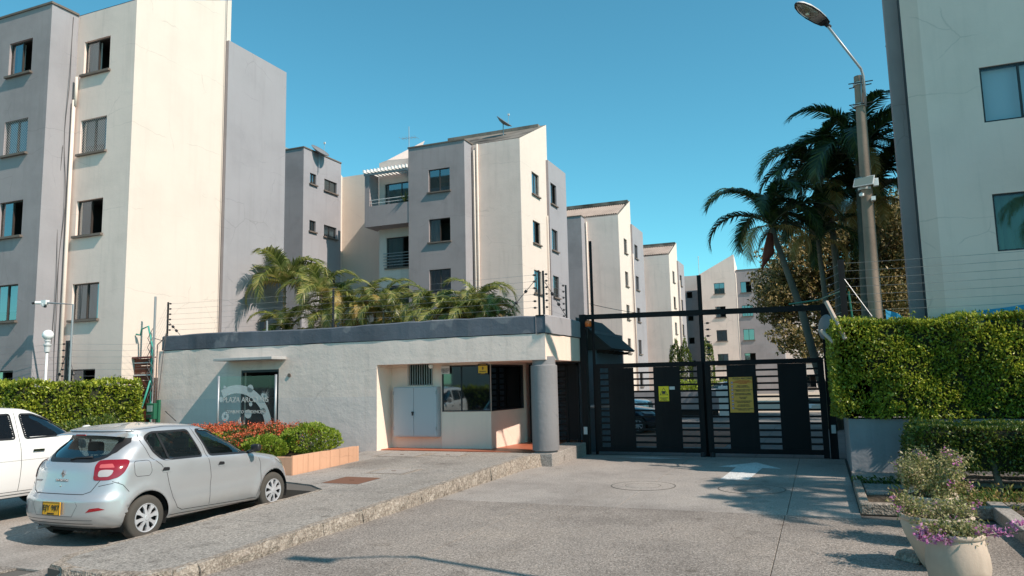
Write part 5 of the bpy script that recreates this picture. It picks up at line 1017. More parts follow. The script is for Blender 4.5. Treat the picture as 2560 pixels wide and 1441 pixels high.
q = MB(); q.tube([(tx.x,YS,3.6),(tx.x+.4,YS,3.5),(XL+.3,W-.02,3.75),(XL+.25,W-.06,3.1),(XL+.05,W-.06,1.2)], .012, 5); q.tube([(XL+.35,W,3.7),(XL-.02,W-.04,3.4),(XL-.04,W-.04,.9)], .018, 5); q.build('cable', CBL, sp_)
mt = thing('meter_box', 'small green meter box on a post at the hedge end', 'meter', (-18.6,16.7,0)); q = MB(); q.box(-18.72,-18.40,16.55,16.70,1.15,1.62); q.build('housing', simple('meter_green', (.02,.12,.065), .5), mt, bevel=.01); q = MB(); q.box(-18.44,-18.34,16.66,16.74,0,1.72); q.build('post', simple('meter_green_b', (.02,.12,.065), .5), mt); q = MB(); q.box(-18.67,-18.47,16.535,16.55,1.38,1.56); q.build('window', simple('meter_face', (.28,.36,.34), .3), mt); q = MB(); q.box(-18.67,-18.50,16.53,16.55,1.20,1.29); q.build('slot', INTER, mt)
# concrete pole with street luminaire
YP2 = 17.2; pb = PY(2190,790,YP2); ptp = PY(2146,192,YP2)
sl_ = thing('street_light', 'weathered round concrete pole carrying a street luminaire on a bent arm', 'street light', (pb.x,YP2,0)); CPM = stucco('weathered_pole', (.30,.225,.175), .18, .5, dirt=(.10,.09,.08), bs=.8, fine=10)
q = MB(); q.tube([(pb.x+.02,YP2,0),(pb.x,YP2,4),(ptp.x,YP2,ptp.z)], [.155,.135,.095], 20); q.build('pole', CPM, sl_, smooth=True, auto=50)
a1 = PY(2164,262,YP2-.12); a2 = PY(2158,190,YP2-.15); a3 = PY(2152,172,YP2-.2); a4 = PY(2066,62,YP2-.9)
q = MB(); q.tube([a1, a2, a3, a4], .026, 8); b1_ = PY(2155,262,YP2-.12); b2_ = PY(2152,190,YP2-.12); q.tube([b1_, b2_], .018, 6); q.build('arm', GALV, sl_, smooth=True)
for yy_ in (212, 265):
    c_ = PY(2148 if yy_ < 230 else 2150, yy_, YP2); q = MB(); q.lathe([(.118,-.03),(.125,-.03),(.125,.03),(.118,.03)], c_, 20); q.build('strap', FRAMEW, sl_)
    q = MB(); q.tube([c_+Vector((-.22,-.13,0)), c_+Vector((.26,-.13,0))], .012, 5); q.tube([c_+Vector((-.2,.1,-.02)), c_+Vector((.24,.0,-.02))], .012, 5); q.build('bolt', BMET, sl_)
# luminaire: teardrop housing with bowl
hd = a4; tip = PY(1990,8,YP2-1.75); ax = (tip-hd); Lh = ax.length; ax.normalize(); sd = ax.cross(Vector((0,0,1))).normalized(); upv = sd.cross(ax)
def shell(prof, zt, zb, mat, name, s=1.0, off=0):
    q = MB(); n_ = 20; vs = []
    for t_, w_, h_ in prof:
        c_ = hd+ax*(t_*Lh)
        for k in range(n_+1):
            a_ = math.pi*k/n_; vs.append(c_+sd*math.cos(a_)*w_*s+upv*(math.sin(a_)*h_*zt+off))
    q.add(vs, [(i*(n_+1)+k, i*(n_+1)+k+1, (i+1)*(n_+1)+k+1, (i+1)*(n_+1)+k) for i in range(len(prof)-1) for k in range(n_)]); return q.build(name, mat, sl_, smooth=True)
prof = [(0,.04,.03),(.04,.10,.08),(.2,.14,.11),(.45,.165,.125),(.7,.155,.12),(.88,.11,.09),(.97,.05,.04),(1,.005,.005)]
shell(prof, 1, 0, simple('luminaire_gray', (.55,.56,.56), .4), 'housing'); shell([p_ for p_ in prof if p_[0] < .42], -.35, 0, BMET, 'gear_tray', .98)
shell([(.40,.09,.04),(.45,.135,.10),(.6,.14,.12),(.78,.12,.10),(.90,.07,.05),(.95,.01,.01)], -.55, 0, glass_mat('luminaire_bowl', (.8,.75,.65), .12, .45, (.35,.29,.22), .15), 'bowl', 1.0, -.005)
q = MB(); c_ = hd+ax*.0; q.tube([c_-ax*.12, c_+ax*.06], .045, 10); q.build('spigot', BMET, sl_)
q = MB(); vs = [];
for t_, w_, h_ in prof: vs.append((t_, w_))
ptsl = [hd+ax*(t_*Lh)+sd*w_ for t_, w_ in vs]+[hd+ax*(t_*Lh)-sd*w_ for t_, w_ in reversed(vs)]; q.tube(ptsl+[ptsl[0]], .012, 6); q.build('rim', BMET, sl_)
q = MB(); q.lathe([(.0,-.0),(.03,.0),(.045,.05),(.03,.12),(0,.14)], hd+ax*Lh*.62-upv*.09, 12); q.build('bulb', simple('lamp_glass', (.6,.55,.45), .3), sl_)
# solar panel, box and small cameras on the pole
pc = PY(2160,455,YP2-.16); so_ = thing('solar_panel', 'small tilted solar panel lamp clamped to the concrete pole', 'solar panel', pc); nv = Vector((-.25,-.75,.62)).normalized(); sx = nv.cross(Vector((0,0,1))).normalized(); sz = sx.cross(nv)
def plate(mb, c, w, h, d): vs = [c+sx*a_*w+sz*b_*h+nv*e_*d for e_ in (0,1) for a_, b_ in ((-1,-1),(1,-1),(1,1),(-1,1))]; mb.add(vs, [(0,3,2,1),(4,5,6,7),(0,1,5,4),(1,2,6,5),(2,3,7,6),(3,0,4,7)])
q = MB(); plate(q, pc, .20, .14, .025); q.build('frame', FRAMEW, so_); q = MB(); plate(q, pc+nv*.026, .185, .125, .003); q.build('cell', simple('solar_cell', (.16,.19,.17), .25), so_)
bxp = PY(2184,457,YP2-.1); q = MB(); q.box(bxp.x-.01,bxp.x+.09,bxp.y-.06,bxp.y+.04,bxp.z-.08,bxp.z+.08); q.build('box', WHITE, so_, bevel=.006); q = MB(); q.lathe([(.13,-.025),(.138,-.025),(.138,.025),(.13,.025)], (pb.x-.01,YP2,pc.z-.12), 20); q.build('strap', FRAMEW, so_)
q = MB(); q.tube([pc, (pb.x,YP2-.12,pc.z)], .015, 6); q.build('bracket', BMET, so_)
for i, (x_, y_) in enumerate(((2154,487),(2183,498))): c_ = PY(x_,y_,YP2-.15); q = MB(); q.box(c_.x-.04,c_.x+.04,c_.y-.1,c_.y+.05,c_.z-.04,c_.z+.04) if i else q.lathe([(0,-.05),(.045,-.03),(.05,.02),(.0,.05)], c_, 12); tag(q.build('pole_camera', WHITE), 'small white '+('box' if i else 'dome')+' camera strapped to the concrete pole', 'camera')
# blue tarpaulin behind the hedge
TP = simple('blue_tarp', (.03,.30,.52), .6); q = MB()
def tarp(pts, label):
    q = MB(); vs = []
    for i, (x_, y_) in enumerate(pts): v = PY(x_, y_, 17.2+.1*(i % 2)); vs += [v, v+Vector((0,.25,-.9))]
    q.add(vs, [(2*i,2*i+1,2*i+3,2*i+2) for i in range(len(pts)-1)]); tag(q.build('tarpaulin', TP), label, 'tarpaulin')
YH = 16.95
def tarp2(xs, label):
    q = MB(); vs = []
    for i, (x_, y_) in enumerate(xs): v = PY(x_, y_, YH-.02+.03*math.sin(i*2)); vs += [v, v+Vector((0,-.02,-.5))]
    q.add(vs, [(2*i,2*i+1,2*i+3,2*i+2) for i in range(len(xs)-1)]); tag(q.build('tarpaulin', TP), label, 'tarpaulin')
tarp2([(2214,776),(2228,779),(2242,783),(2258,792)], 'scrap of blue tarpaulin just right of the concrete pole'); tarp2([(2425,782),(2455,776),(2490,772),(2520,768),(2545,764),(2600,756)], 'blue tarpaulin showing over the hedge at the right edge')
# street pole out of frame that throws the long foreground shadow
fp = thing('utility_pole', 'slim steel utility pole beside the photographer, right of the driveway', 'utility pole', (3.9,5.95,0)); q = MB(); q.tube([(3.9,5.95,0),(3.9,5.95,8.6)], .075, 12, r2=.05); q.build('pole', GALV, fp); q = MB(); q.tube([(3.9,5.95,8.5),(3.7,5.8,8.75),(3.0,5.4,8.8)], .03, 6); q.box(2.7,3.3,5.3,5.5,8.76,8.86); q.build('arm', GALV, fp)

# ================================================================== FLOWER POTS
POTM = stucco('weathered_clay', (.52,.41,.325), .22, .6, dirt=(.2,.15,.1), bs=.5, fine=22)
BOUL = leaf_mat('bougainvillea_leaf', [(0,(.12,.14,.04)),(.5,(.28,.28,.11)),(.85,(.45,.40,.22)),(1,(.5,.38,.28))], .35); MAG = leaf_mat('magenta_bract', [(0,(.42,.10,.34)),(.5,(.60,.24,.52)),(1,(.75,.48,.70))], .35)
SOIL = simple('pot_soil', (.06,.04,.03), 1)
def pot(name, label, c, prof, plant, n, sprd, seed, rimz, rr_):
    o = thing(name, label, 'flower pot', (c[0],c[1],0), 'clay pots along the right of the driveway'); q = MB(); q.lathe(prof, (c[0],c[1],0), 40); q.build('pot', POTM, o, smooth=True, auto=60)
    q = MB(); q.lathe([(0,rimz-.05),(rr_,rimz-.05)], (c[0],c[1],0), 24); q.build('soil', SOIL, o)
    rn = np.random.RandomState(seed); pl_ = thing('bougainvillea', plant, 'plant', (c[0],c[1],rimz)); st = MB(); pts = []; tips = []
    for i in range(34):
        a_ = rn.rand()*6.28; l_ = rn.uniform(.5,1)*sprd[0]; p0 = Vector((c[0]+math.cos(a_)*.05,c[1]+math.sin(a_)*.05,rimz-.03)); h_ = rn.uniform(.15,1.0)*sprd[1]
        p2 = Vector((c[0]+math.cos(a_)*l_,c[1]+math.sin(a_)*l_,rimz+h_)); p1 = p0.lerp(p2,.5)+Vector((rn.normal()*.04,rn.normal()*.04,.12*sprd[1]+.04)); st.tube([p0,p1,p2], .006, 4, r2=.002); tips.append(p2)
        for k in range(n//34):
            t_ = rn.rand()**.6; b_ = p0.lerp(p1, t_*2) if t_ < .5 else p1.lerp(p2, t_*2-1); pts.append(b_+Vector(rn.normal(size=3)*.045))
    st.build('stem', BARK, pl_); C = np.array([tuple(p_) for p_ in pts]); D = nrm(rn.normal(size=(len(C),3))); L = rn.uniform(.025,.05,len(C)); leaves_mesh('foliage', C, D, L, L*.55, BOUL, pl_)
    fl_ = []
    for i, t_ in enumerate(tips):
        if i % 4 == 0: fl_ += [t_+Vector(rn.normal(size=3)*.025) for _ in range(11)]
    return pl_, fl_, rn
def flowers(pl_, fl_, rn): C = np.array([tuple(p_) for p_ in fl_]); D = nrm(rn.normal(size=(len(C),3))); L = rn.uniform(.028,.042,len(C)); leaves_mesh('flower', C, D, L, L*.8, MAG, pl_)
pA = [(0,.0),(.20,.0),(.25,.06),(.31,.18),(.335,.30),(.325,.40),(.30,.50),(.285,.545),(.30,.555),(.305,.58),(.29,.595),(.265,.59),(.255,.5)]
c1_ = PY(2388,1335,8.11); x1, y1 = c1_.x, 8.11
a_ = pot('clay_pot', 'round bellied clay pot nearest the camera with magenta bougainvillea', (x1,y1), [(a*.80,b*1.02) for a,b in pA], 'low bougainvillea with many magenta bracts in the nearest pot', 1300, (.30,.05), 3, .59, .22)
ext_ = [Vector((x1+.24+.03*i, y1-.05, .60+.04*math.sin(i*.9)+.01*i)) for i in range(14)]+[Vector((x1-.26-.02*(i % 4), y1-.1, .57+.03*(i//4))) for i in range(10)]+[Vector((x1-.28+.04*i,y1-.26,.58)) for i in range(6)]
ex = []
for e_ in ext_: ex += [e_+Vector(np.random.normal(size=3)*.022) for _ in range(9)]
flowers(a_[0], a_[1]+ex, a_[2]); q = MB(); q.tube([(x1,y1,.55),(x1+.4,y1-.05,.62),(x1+.8,y1-.05,.72)], .006, 4); q.build('stem', BARK, a_[0])
pB = [(0,0),(.15,0),(.18,.05),(.25,.2),(.32,.36),(.345,.46),(.335,.5),(.35,.51),(.365,.54),(.35,.565),(.325,.56),(.31,.48)]
c2_ = PY(2338,1277,9.3); a_ = pot('clay_pot', 'wide rimmed clay pot, second from the camera', (c2_.x,9.3), pB, 'straggly pale bougainvillea in the second pot', 1900, (.46,.18), 5, .53, .33); flowers(a_[0], a_[1], a_[2])
pC = [(0,0),(.14,0),(.2,.1),(.27,.25),(.29,.38),(.26,.48),(.25,.5),(.27,.52),(.27,.55),(.24,.56)]
for i, (Y_, xx_, yy_) in enumerate(((10.5,2330,1240),(11.7,2330,1218))):
    c_ = PY(xx_, yy_, Y_); a_ = pot('clay_pot', ['smaller clay pot, third from the camera','smaller clay pot, farthest in the row'][i], (c_.x,Y_), [(r_*1.05, z_*1.05) for r_, z_ in pC], ['tall pale bougainvillea in the third pot','tall pale bougainvillea in the farthest pot'][i], 4600, (.46,.55-.1*i), 7+i, .55, .24); flowers(a_[0], a_[1], a_[2])

hedge('street_hedge', 'clipped hedge across the street behind the photographer', 'hedge', [(14,-13),(-20,-13)], 1.0, 0, 1.6, 60, (.2,.3))

oc = thing('overhead_cable', 'thin slack cable running down across the big left block to the stair tower', 'cable', (-19,20.2,10)); q = MB(); q.tube(sag(PY(530,-60,20.2), PY(712,600,24.0), .5, 16), .009, 4); q.build('cable', CBL, oc)
oc = thing('overhead_cable', 'thin overhead cable sagging between block three and the gate beam', 'cable', (-5,24,4)); q = MB(); q.tube(sag(PY(1474,760,20.1), PY(1745,790,24.0), .12, 14), .008, 4); q.build('cable', CBL, oc)
# ================================================================== VEHICLES
def sinterp(keys, n):
    K = np.array(keys, float); m = len(K); t = np.linspace(0, m-1, n); out = np.zeros((n, K.shape[1]))
    for j, u in enumerate(t):
        i = min(int(u), m-2); f = u-i; a = K[max(i-1,0)]; b = K[i]; c = K[i+1]; d = K[min(i+2,m-1)]
        m1 = (c-a)*.5; m2 = (d-b)*.5
        m1 = np.where((c-b)*(b-a) <= 0, 0, m1); m2 = np.where((d-c)*(c-b) <= 0, 0, m2)
        out[j] = (2*f**3-3*f**2+1)*b+(f**3-2*f**2+f)*m1+(-2*f**3+3*f**2)*c+(f**3-f**2)*m2
    return out
def inpoly(x, y, poly):
    ins = np.zeros(x.shape, bool); n = len(poly)
    for i in range(n):
        x1, y1 = poly[i]; x2, y2 = poly[(i+1)%n]
        c = ((y1 > y) != (y2 > y)) & (x < (x2-x1)*(y-y1)/(y2-y1+1e-12)+x1); ins ^= c
    return ins
def shrink(poly, d):
    c = np.mean(poly, axis=0); out = []
    for p in poly: v = np.array(p)-c; l = np.linalg.norm(v); out.append(tuple(c+v*(1-d/l)))
    return out
def smooth_poly(poly, r=.04, k=4):
    out = []; n = len(poly)
    for i in range(n):
        p0 = np.array(poly[i-1]); p1 = np.array(poly[i]); p2 = np.array(poly[(i+1)%n]); a = p0-p1; b = p2-p1; la, lb = np.linalg.norm(a), np.linalg.norm(b); rr = min(r, la*.4, lb*.4)
        A = p1+a/la*rr; B = p1+b/lb*rr
        for j in range(k+1): t = j/k; out.append(tuple((1-t)**2*A+2*t*(1-t)*p1+t*t*B))
    return out
class Car:
    def __init__(s, spec, root, paint, res=(150, 90)):
        s.root = root; s.sp = spec; s.paint = paint; K = sinterp(spec['levels'], res[1]); ns = res[0]; na = 36; rows = []
        for k in K:
            xr, zr, xf, zf, w, nr, Lr, nf, Lf, cr = k; pts = []
            for i in range(na):
                th = (i/na)*math.pi/2; c = math.cos(th)**(2/nr); sn = math.sin(th)**(2/nr); pts.append((xr+Lr*(1-c), w*sn))
            for i in range(ns+1): pts.append((xr+Lr+(xf-Lf-xr-Lr)*i/ns, w))
            for i in range(na-1, -1, -1):
                th = (i/na)*math.pi/2; c = math.cos(th)**(2/nf); sn = math.sin(th)**(2/nf); pts.append((xf-Lf*(1-c), w*sn))
            P = np.array(pts); xm = (xr+xf)/2; hl = (xf-xr)/2; u = (P[:,0]-xr)/(xf-xr)
            y = -P[:,1]*(1-spec.get('tap', .035)*np.abs((P[:,0]-xm)/hl)**2.2); z = zr+(zf-zr)*u+cr*np.sin(np.pi*np.clip(u,0,1))*1.0
            for ax in spec['axles']:                       # flared arches
                d = np.hypot(P[:,0]-ax, (z-spec['rw'])); y -= np.where(P[:,1] > w*.9, spec.get('flare', .022)*np.exp(-((d-spec['ra']-.04)/.09)**2)*(z < .95), 0)
            if 'waist' in spec: y += np.where(P[:,1] > w*.9, spec['waist']*np.exp(-((z-.58)/.11)**2)*np.clip((P[:,0]-1.0)/.3, 0, 1)*np.clip((3.0-P[:,0])/.3, 0, 1), 0)
            rows.append(np.stack([P[:,0], y, z], 1))
        s.A = np.array(rows)
        # snap to wheel arches
        A = s.A
        for ax in spec['axles']:
            dx = A[:,:,0]-ax; dz = A[:,:,2]-spec['rw']; d = np.hypot(dx, dz); sel = (np.abs(d-spec['ra']) < .02) & (np.abs(A[:,:,1]) > spec['levels'][2][4]*.72)
            f = np.where(sel, spec['ra']/(d+1e-9), 1); A[:,:,0] = ax+dx*f; A[:,:,2] = spec['rw']+dz*f
        nl, nr_ = A.shape[:2]; V = A.reshape(-1,3); F = []
        for i in range(nl-1):
            for j in range(nr_-1): F.append((i*nr_+j, i*nr_+j+1, (i+1)*nr_+j+1, (i+1)*nr_+j))
        F = np.array(F); s.V = V; n0 = len(V); V2 = np.concatenate([V, V*np.array([1,-1,1])]); F2 = np.concatenate([F[:,::-1]+n0, F])[:, ::-1]
        s.bvh = BVHTree.FromPolygons([tuple(v) for v in V2], [tuple(int(i) for i in f) for f in F2]); s.F2 = F2; s.V2 = V2
        C = V2[F2].mean(axis=1); x, y, z = C.T; kill = np.zeros(len(C), bool)
        for ax in spec['axles']: kill |= (np.hypot(x-ax, z-spec['rw']) < spec['ra']-.002) & (np.abs(y) > spec['levels'][2][4]*.72)
        for poly in spec['side']: kill |= inpoly(x, z, shrink(poly, .012)) & (np.abs(y) > .40)
        kill |= inpoly(y, z, shrink(spec['rear'], .012)) & (x < spec['mid'])
        kill |= inpoly(y, z, shrink(spec['front'], .012)) & (x > spec['mid'])
        Fk = F2[~kill]; mb = MB(); mb.add([tuple(v) for v in V2], [tuple(int(i) for i in f) for f in Fk]); s.body = mb.build('body', paint, root, smooth=True, local=True)
        bm = bmesh.new(); bm.from_mesh(s.body.data); bmesh.ops.remove_doubles(bm, verts=bm.verts, dist=.0004); bmesh.ops.delete(bm, geom=[v for v in bm.verts if not v.link_faces], context='VERTS'); bmesh.ops.recalc_face_normals(bm, faces=bm.faces); bm.to_mesh(s.body.data); bm.free()
    def cast(s, o, d):
        r = s.bvh.ray_cast(Vector(o), Vector(d), 6)
        if r[0] is None: r = s.bvh.find_nearest(Vector(o)+Vector(d)*2)
        return r[0], r[1]
    def ax(s, axis, a, b):
        """2-D design coordinates to a ray"""
        if axis == 'R': return (a, -3, b), (0, 1, 0)
        if axis == 'L': return (a, 3, b), (0, -1, 0)
        if axis == 'B': return (-2, a, b), (1, 0, 0)
        if axis == 'F': return (7, a, b), (-1, 0, 0)
        if axis == 'DR': return (-1.5+a*.7071, -1.5-a*.7071+.0, b), (.7071, .7071, 0)     # rear right corner
        if axis == 'T': return (a, b, 3), (0, 0, -1)
    def panel(s, name, poly, axis, mat, off=.003, step=.05, par=None, **k):
        P = []; n = len(poly)
        for i in range(n):
            a = np.array(poly[i]); b = np.array(poly[(i+1)%n]); m = max(1, int(np.linalg.norm(b-a)/step))
            for j in range(m): P.append(tuple(a+(b-a)*j/m))
        nb = len(P); E = [(i, (i+1)%nb) for i in range(nb)]; pa = np.array(poly); x0, y0 = pa.min(0); x1, y1 = pa.max(0); sp = shrink(poly, step*.5)
        gx, gy = np.meshgrid(np.arange(x0, x1, step), np.arange(y0, y1, step)); gi = inpoly(gx.ravel(), gy.ravel(), sp)
        P += [(float(a), float(b)) for a, b, q in zip(gx.ravel(), gy.ravel(), gi) if q]
        vs, es, fs, *_ = delaunay_2d_cdt([Vector(p) for p in P], E, [list(range(nb))], 1, 1e-5); out = []
        for v in vs:
            o, d = s.ax(axis, v.x, v.y); h, nr = s.cast(o, d)
            if nr.dot(Vector(d)) > 0: nr = -nr
            out.append(h+nr*off)
        mb = MB(); mb.add(out, [tuple(f) for f in fs]); o = mb.build(name, mat, par or s.root, smooth=True, local=True, **k)
        return o
    def strip(s, name, line, axis, mat, w=.012, off=.0035, closed=False, step=.04, par=None):
        pts = [np.array(p, float) for p in line]; 
        if closed: pts.append(pts[0])
        P = []
        for a, b in zip(pts[:-1], pts[1:]):
            m = max(1, int(np.linalg.norm(b-a)/step))
            for j in range(m): P.append(a+(b-a)*j/m)
        if not closed: P.append(pts[-1])
        n = len(P); vs = []
        for i in range(n):
            t = (P[(i+1)%n]-P[i-1]) if closed else (P[min(i+1,n-1)]-P[max(i-1,0)]); t = t/(np.linalg.norm(t)+1e-9); q = np.array([-t[1], t[0]])*w*.5
            for sg in (-1, 1):
                c = P[i]+q*sg; o, d = s.ax(axis, c[0], c[1]); h, nr = s.cast(o, d)
                if nr.dot(Vector(d)) > 0: nr = -nr
                vs.append(h+nr*off)
        m = n if closed else n-1; mb = MB(); mb.add(vs, [(2*i, 2*i+1, 2*((i+1)%n)+1, 2*((i+1)%n)) for i in range(m)]); return mb.build(name, mat, par or s.root, smooth=True, local=True)
CARGL = glass_mat('car_glass', (.42,.50,.50), .06, .28, (.015,.02,.02)); CARGLD = glass_mat('tinted_car_glass', (.05,.06,.07), .06, .8, (.006,.008,.012))
def carpaint(name, c, metal=.0, rough=.32, dust=.3, dustc=(.35,.31,.26)):
    m, n, b = new_mat(name); g = n.nodes.new('ShaderNodeTexCoord'); nz = noise(n, g.outputs['Object'], 3.0, 5, .6); sp = n.nodes.new('ShaderNodeSeparateXYZ'); n.links.new(g.outputs['Object'], sp.inputs[0])
    zr = ramp(n, sp.outputs[2], [(.15, (1,1,1)), (.55, (.06,.06,.06)), (1, (0,0,0))]); f = mix(n, 1, zr, ramp(n, nz, [(.35,(.3,.3,.3)),(.7,(1,1,1))]), 'MULTIPLY'); bw = n.nodes.new('ShaderNodeRGBToBW'); n.links.new(f, bw.inputs[0])
    mm = n.nodes.new('ShaderNodeMath'); mm.operation = 'MULTIPLY'; mm.inputs[1].default_value = dust; n.links.new(bw.outputs[0], mm.inputs[0])
    n.links.new(mix(n, mm.outputs[0], c, dustc), b.inputs['Base Color']); b.inputs['Metallic'].default_value = metal; b.inputs['Coat Weight'].default_value = 1; b.inputs['Coat Roughness'].default_value = .04
    rr = ramp(n, nz, [(.3,(rough*.9,)*3),(.7,(rough*1.25,)*3)]); n.links.new(rr, b.inputs['Roughness']); return m
SILVER = carpaint('silver_paint', (.50,.505,.52), .55, .36, .55); WHITEP = carpaint('white_car_paint', (.78,.77,.75), 0, .3, .25); NAVY = carpaint('dark_blue_paint', (.015,.022,.04), .3, .3); SILV2 = carpaint('pale_silver_paint', (.5,.5,.5), .3, .35)
TLRED = simple('tail_light_red', (.24,.006,.012), .12, coat=.8); TLCLR = simple('tail_light_clear', (.42,.39,.39), .15, coat=.8); CHROME = simple('chrome', (.7,.7,.72), .12, 1); TRIM = simple('black_trim', (.015,.015,.017), .45)
SEATM = simple('seat_fabric', (.03,.03,.035), .9); UNDER = simple('underbody', (.012,.012,.012), 1); HUB = simple('hubcap_silver', (.52,.52,.54), .35, .3); TYRE = stucco('tyre_rubber', (.075,.068,.06), .2, .3, bs=.3)
SEAM = simple('panel_gap', (.03,.03,.033), .8)
def wheel(par, x, y, r, side, w=.185, spokes=8, hub=HUB):
    t = MB(); c = (x, y, r); s = side
    prof = [(r*.64,-w*.5),(r*.74,-w*.5),(r*.90,-w*.52),(r*.97,-w*.44),(r,-w*.30),(r,w*.30),(r*.97,w*.44),(r*.90,w*.52),(r*.74,w*.5),(r*.64,w*.5)]
    t.lathe([(a, b) for a, b in prof], c, 44, 'y'); wo = t.build('wheel', TYRE, par, smooth=True, local=True, auto=50)
    q = MB()
    yo = s*w*.42
    for i in range(3):                     # tread grooves as rings
        pass
    d = MB(); d.lathe([(0, s*w*.20),(r*.66, s*w*.20)], c, 36, 'y'); d.build('wheel_back', UNDER, wo, local=True)
    h = MB(); h.lathe([(r*.655, s*w*.47),(r*.63, s*w*.53),(r*.585, s*w*.50),(r*.575, s*w*.40)], c, 44, 'y'); h.lathe([(0, s*w*.56),(r*.10, s*w*.56),(r*.16, s*w*.52),(r*.17, s*w*.42)], c, 24, 'y')
    for i in range(spokes):
        a0 = 2*math.pi*i/spokes+.2; wd = [.20, .13]
        vs = []
        for rr, hw, yy in ((r*.13, r*.075, s*w*.54), (r*.40, r*.062, s*w*.50), (r*.59, r*.13, s*w*.50)):
            for sg in (-1, 1):
                ca, sa = math.cos(a0), math.sin(a0); px, pz = ca*rr-sa*hw*sg, sa*rr+ca*hw*sg; vs.append((x+px, y+yy, r+pz)); vs.append((x+px, y+yy-s*.03, r+pz))
        h.add(vs, [(0,2,6,4),(4,6,10,8),(0,4,5,1),(4,8,9,5),(2,3,7,6),(6,7,11,10)])
    h.build('hubcap', hub, wo, smooth=False, local=True); return wo
def finish_car(c, opts):
    sp = c.sp; root = c.root; rw, ra = sp['rw'], sp['ra']; hw = sp['levels'][2][4]
    for ax in sp['axles']:
        for s in (-1, 1):
            q = MB(); n_ = 24; vs = []
            for k in range(n_+1):
                a = math.pi*(-.12+1.24*k/n_); px, pz = ax+math.cos(a)*(ra+.004), rw+math.sin(a)*(ra+.004); vs += [(px, s*(hw-.03), pz), (px, s*(hw-.40), pz)]
            q.add(vs, [(2*i,2*i+1,2*i+3,2*i+2) for i in range(n_)]); q.add([(ax-ra*1.1, s*(hw-.40), rw-.2),(ax+ra*1.1, s*(hw-.40), rw-.2),(ax+ra*1.1, s*(hw-.40), rw+ra+.02),(ax-ra*1.1, s*(hw-.40), rw+ra+.02)],[(0,1,2,3)]); q.build('wheel_arch', UNDER, root, local=True)
            wheel(root, ax, s*(hw-.105), rw-.0, s, spokes=opts.get('spokes', 8))
    z0 = sp['levels'][0][1]; q = MB(); x0 = sp['levels'][0][0]+.05; x1 = sp['levels'][0][2]-.1
    q.box(sp['axles'][0]+ra, sp['axles'][1]-ra, -hw+.08, hw-.08, z0-.03, z0+.06); q.box(x0, sp['axles'][0]+ra, -hw+.42, hw-.42, z0-.05, z0+.05); q.box(sp['axles'][1]-ra, x1, -hw+.42, hw-.42, z0-.04, z0+.05); q.tube([(x0+.1, -hw+.3, rw),(x0+.1, hw-.3, rw)], .03, 6); q.build('underbody', UNDER, root, local=True)
    q = MB(); q.box(sp['axles'][0]-.2, sp['axles'][1]-.25, -hw+.10, hw-.10, .42, .46); q.box(sp['axles'][0]-.15, sp['axles'][0]-.1, -hw+.2, hw-.2, .46, .9); q.build('cabin_floor', UNDER, root, local=True)
    # seats, dashboard, wheel
    for sx, ys in ((opts['rearseat'], (-.36,.36)), (opts['frontseat'], (-.36,.36))):
        for y in ys:
            q = MB(); q.box(sx, sx+.5, y-.25, y+.25, .46, .66); q.add([(sx-.10,y-.25,.55),(sx+.12,y-.25,.60),(sx-.08,y-.22,1.08),(sx-.20,y-.22,1.08),(sx-.10,y+.25,.55),(sx+.12,y+.25,.60),(sx-.08,y+.22,1.08),(sx-.20,y+.22,1.08)],[(0,1,2,3),(7,6,5,4),(0,4,5,1),(1,5,6,2),(2,6,7,3),(3,7,4,0)]); so_ = q.build('seat', SEATM, root, bevel=.03, local=True)
            q = MB(); q.box(sx-.23, sx-.13, y-.13, y+.13, 1.13, 1.32); q.build('headrest', SEATM, so_, bevel=.035, local=True); q = MB(); q.tube([(sx-.17,y-.06,1.05),(sx-.17,y-.06,1.15)], .008, 5); q.tube([(sx-.17,y+.06,1.05),(sx-.17,y+.06,1.15)], .008, 5); q.build('headrest_post', CHROME, so_, local=True)
    q = MB(); dx = opts['dash']; q.box(dx, dx+.4, -hw+.14, hw-.14, .7, .97); q.build('dashboard', SEATM, root, bevel=.05, local=True)
    q = MB(); cx, cz = dx-.12, .93; pts = [(cx+math.sin(a)*.07, .36+math.cos(a)*.18, cz+math.sin(a)*.165) for a in np.linspace(0, 6.283, 25)]; q.tube(pts, .014, 6); q.tube([(cx,.36,cz),(dx+.05,.36,cz-.08)], .02, 6); q.build('steering_wheel', TRIM, root, local=True)
hatch = dict(
 #         xr   zr    xf    zf    w    nr   Lr   nf   Lf  crown
 levels=[(.16,.24, 3.92,.20,.80,3.0,.40,2.6,.60,0),
         (.05,.30, 4.02,.25,.84,3.0,.42,2.6,.66,0),
         (-.02,.44,4.07,.40,.865,3.0,.45,2.5,.70,0),
         (-.02,.60,4.08,.55,.87,3.0,.45,2.4,.74,0),
         (.05,.72, 4.04,.68,.87,3.0,.45,2.3,.78,0),
         (.09,.86, 3.95,.80,.868,3.0,.45,2.2,.82,0),
         (.12,1.00,3.80,.87,.858,3.0,.45,2.2,.90,0),
         (.17,1.09,3.35,.95,.835,2.9,.45,2.2,.66,.0),
         (.22,1.13,2.98,1.01,.80,2.8,.43,2.2,.46,.0),
         (.37,1.27,2.66,1.19,.75,2.8,.42,2.3,.44,.0),
         (.50,1.39,2.38,1.34,.69,2.8,.42,2.3,.42,.01),
         (.50,1.47,2.20,1.42,.655,2.9,.40,2.4,.40,.02),
         (.44,1.505,2.08,1.465,.60,3.0,.38,2.5,.38,.035),
         (.50,1.525,1.98,1.495,.48,2.8,.36,2.4,.36,.045),
         (.70,1.535,1.8,1.51,.24,2.4,.30,2.2,.30,.050),
         (.95,1.54,1.6,1.52,.01,2.2,.10,2.2,.10,.052)],
 axles=(.74,3.33), rw=.305, ra=.365, mid=2.0, tap=.05, waist=.012,
 side=[], rear=[], front=[])
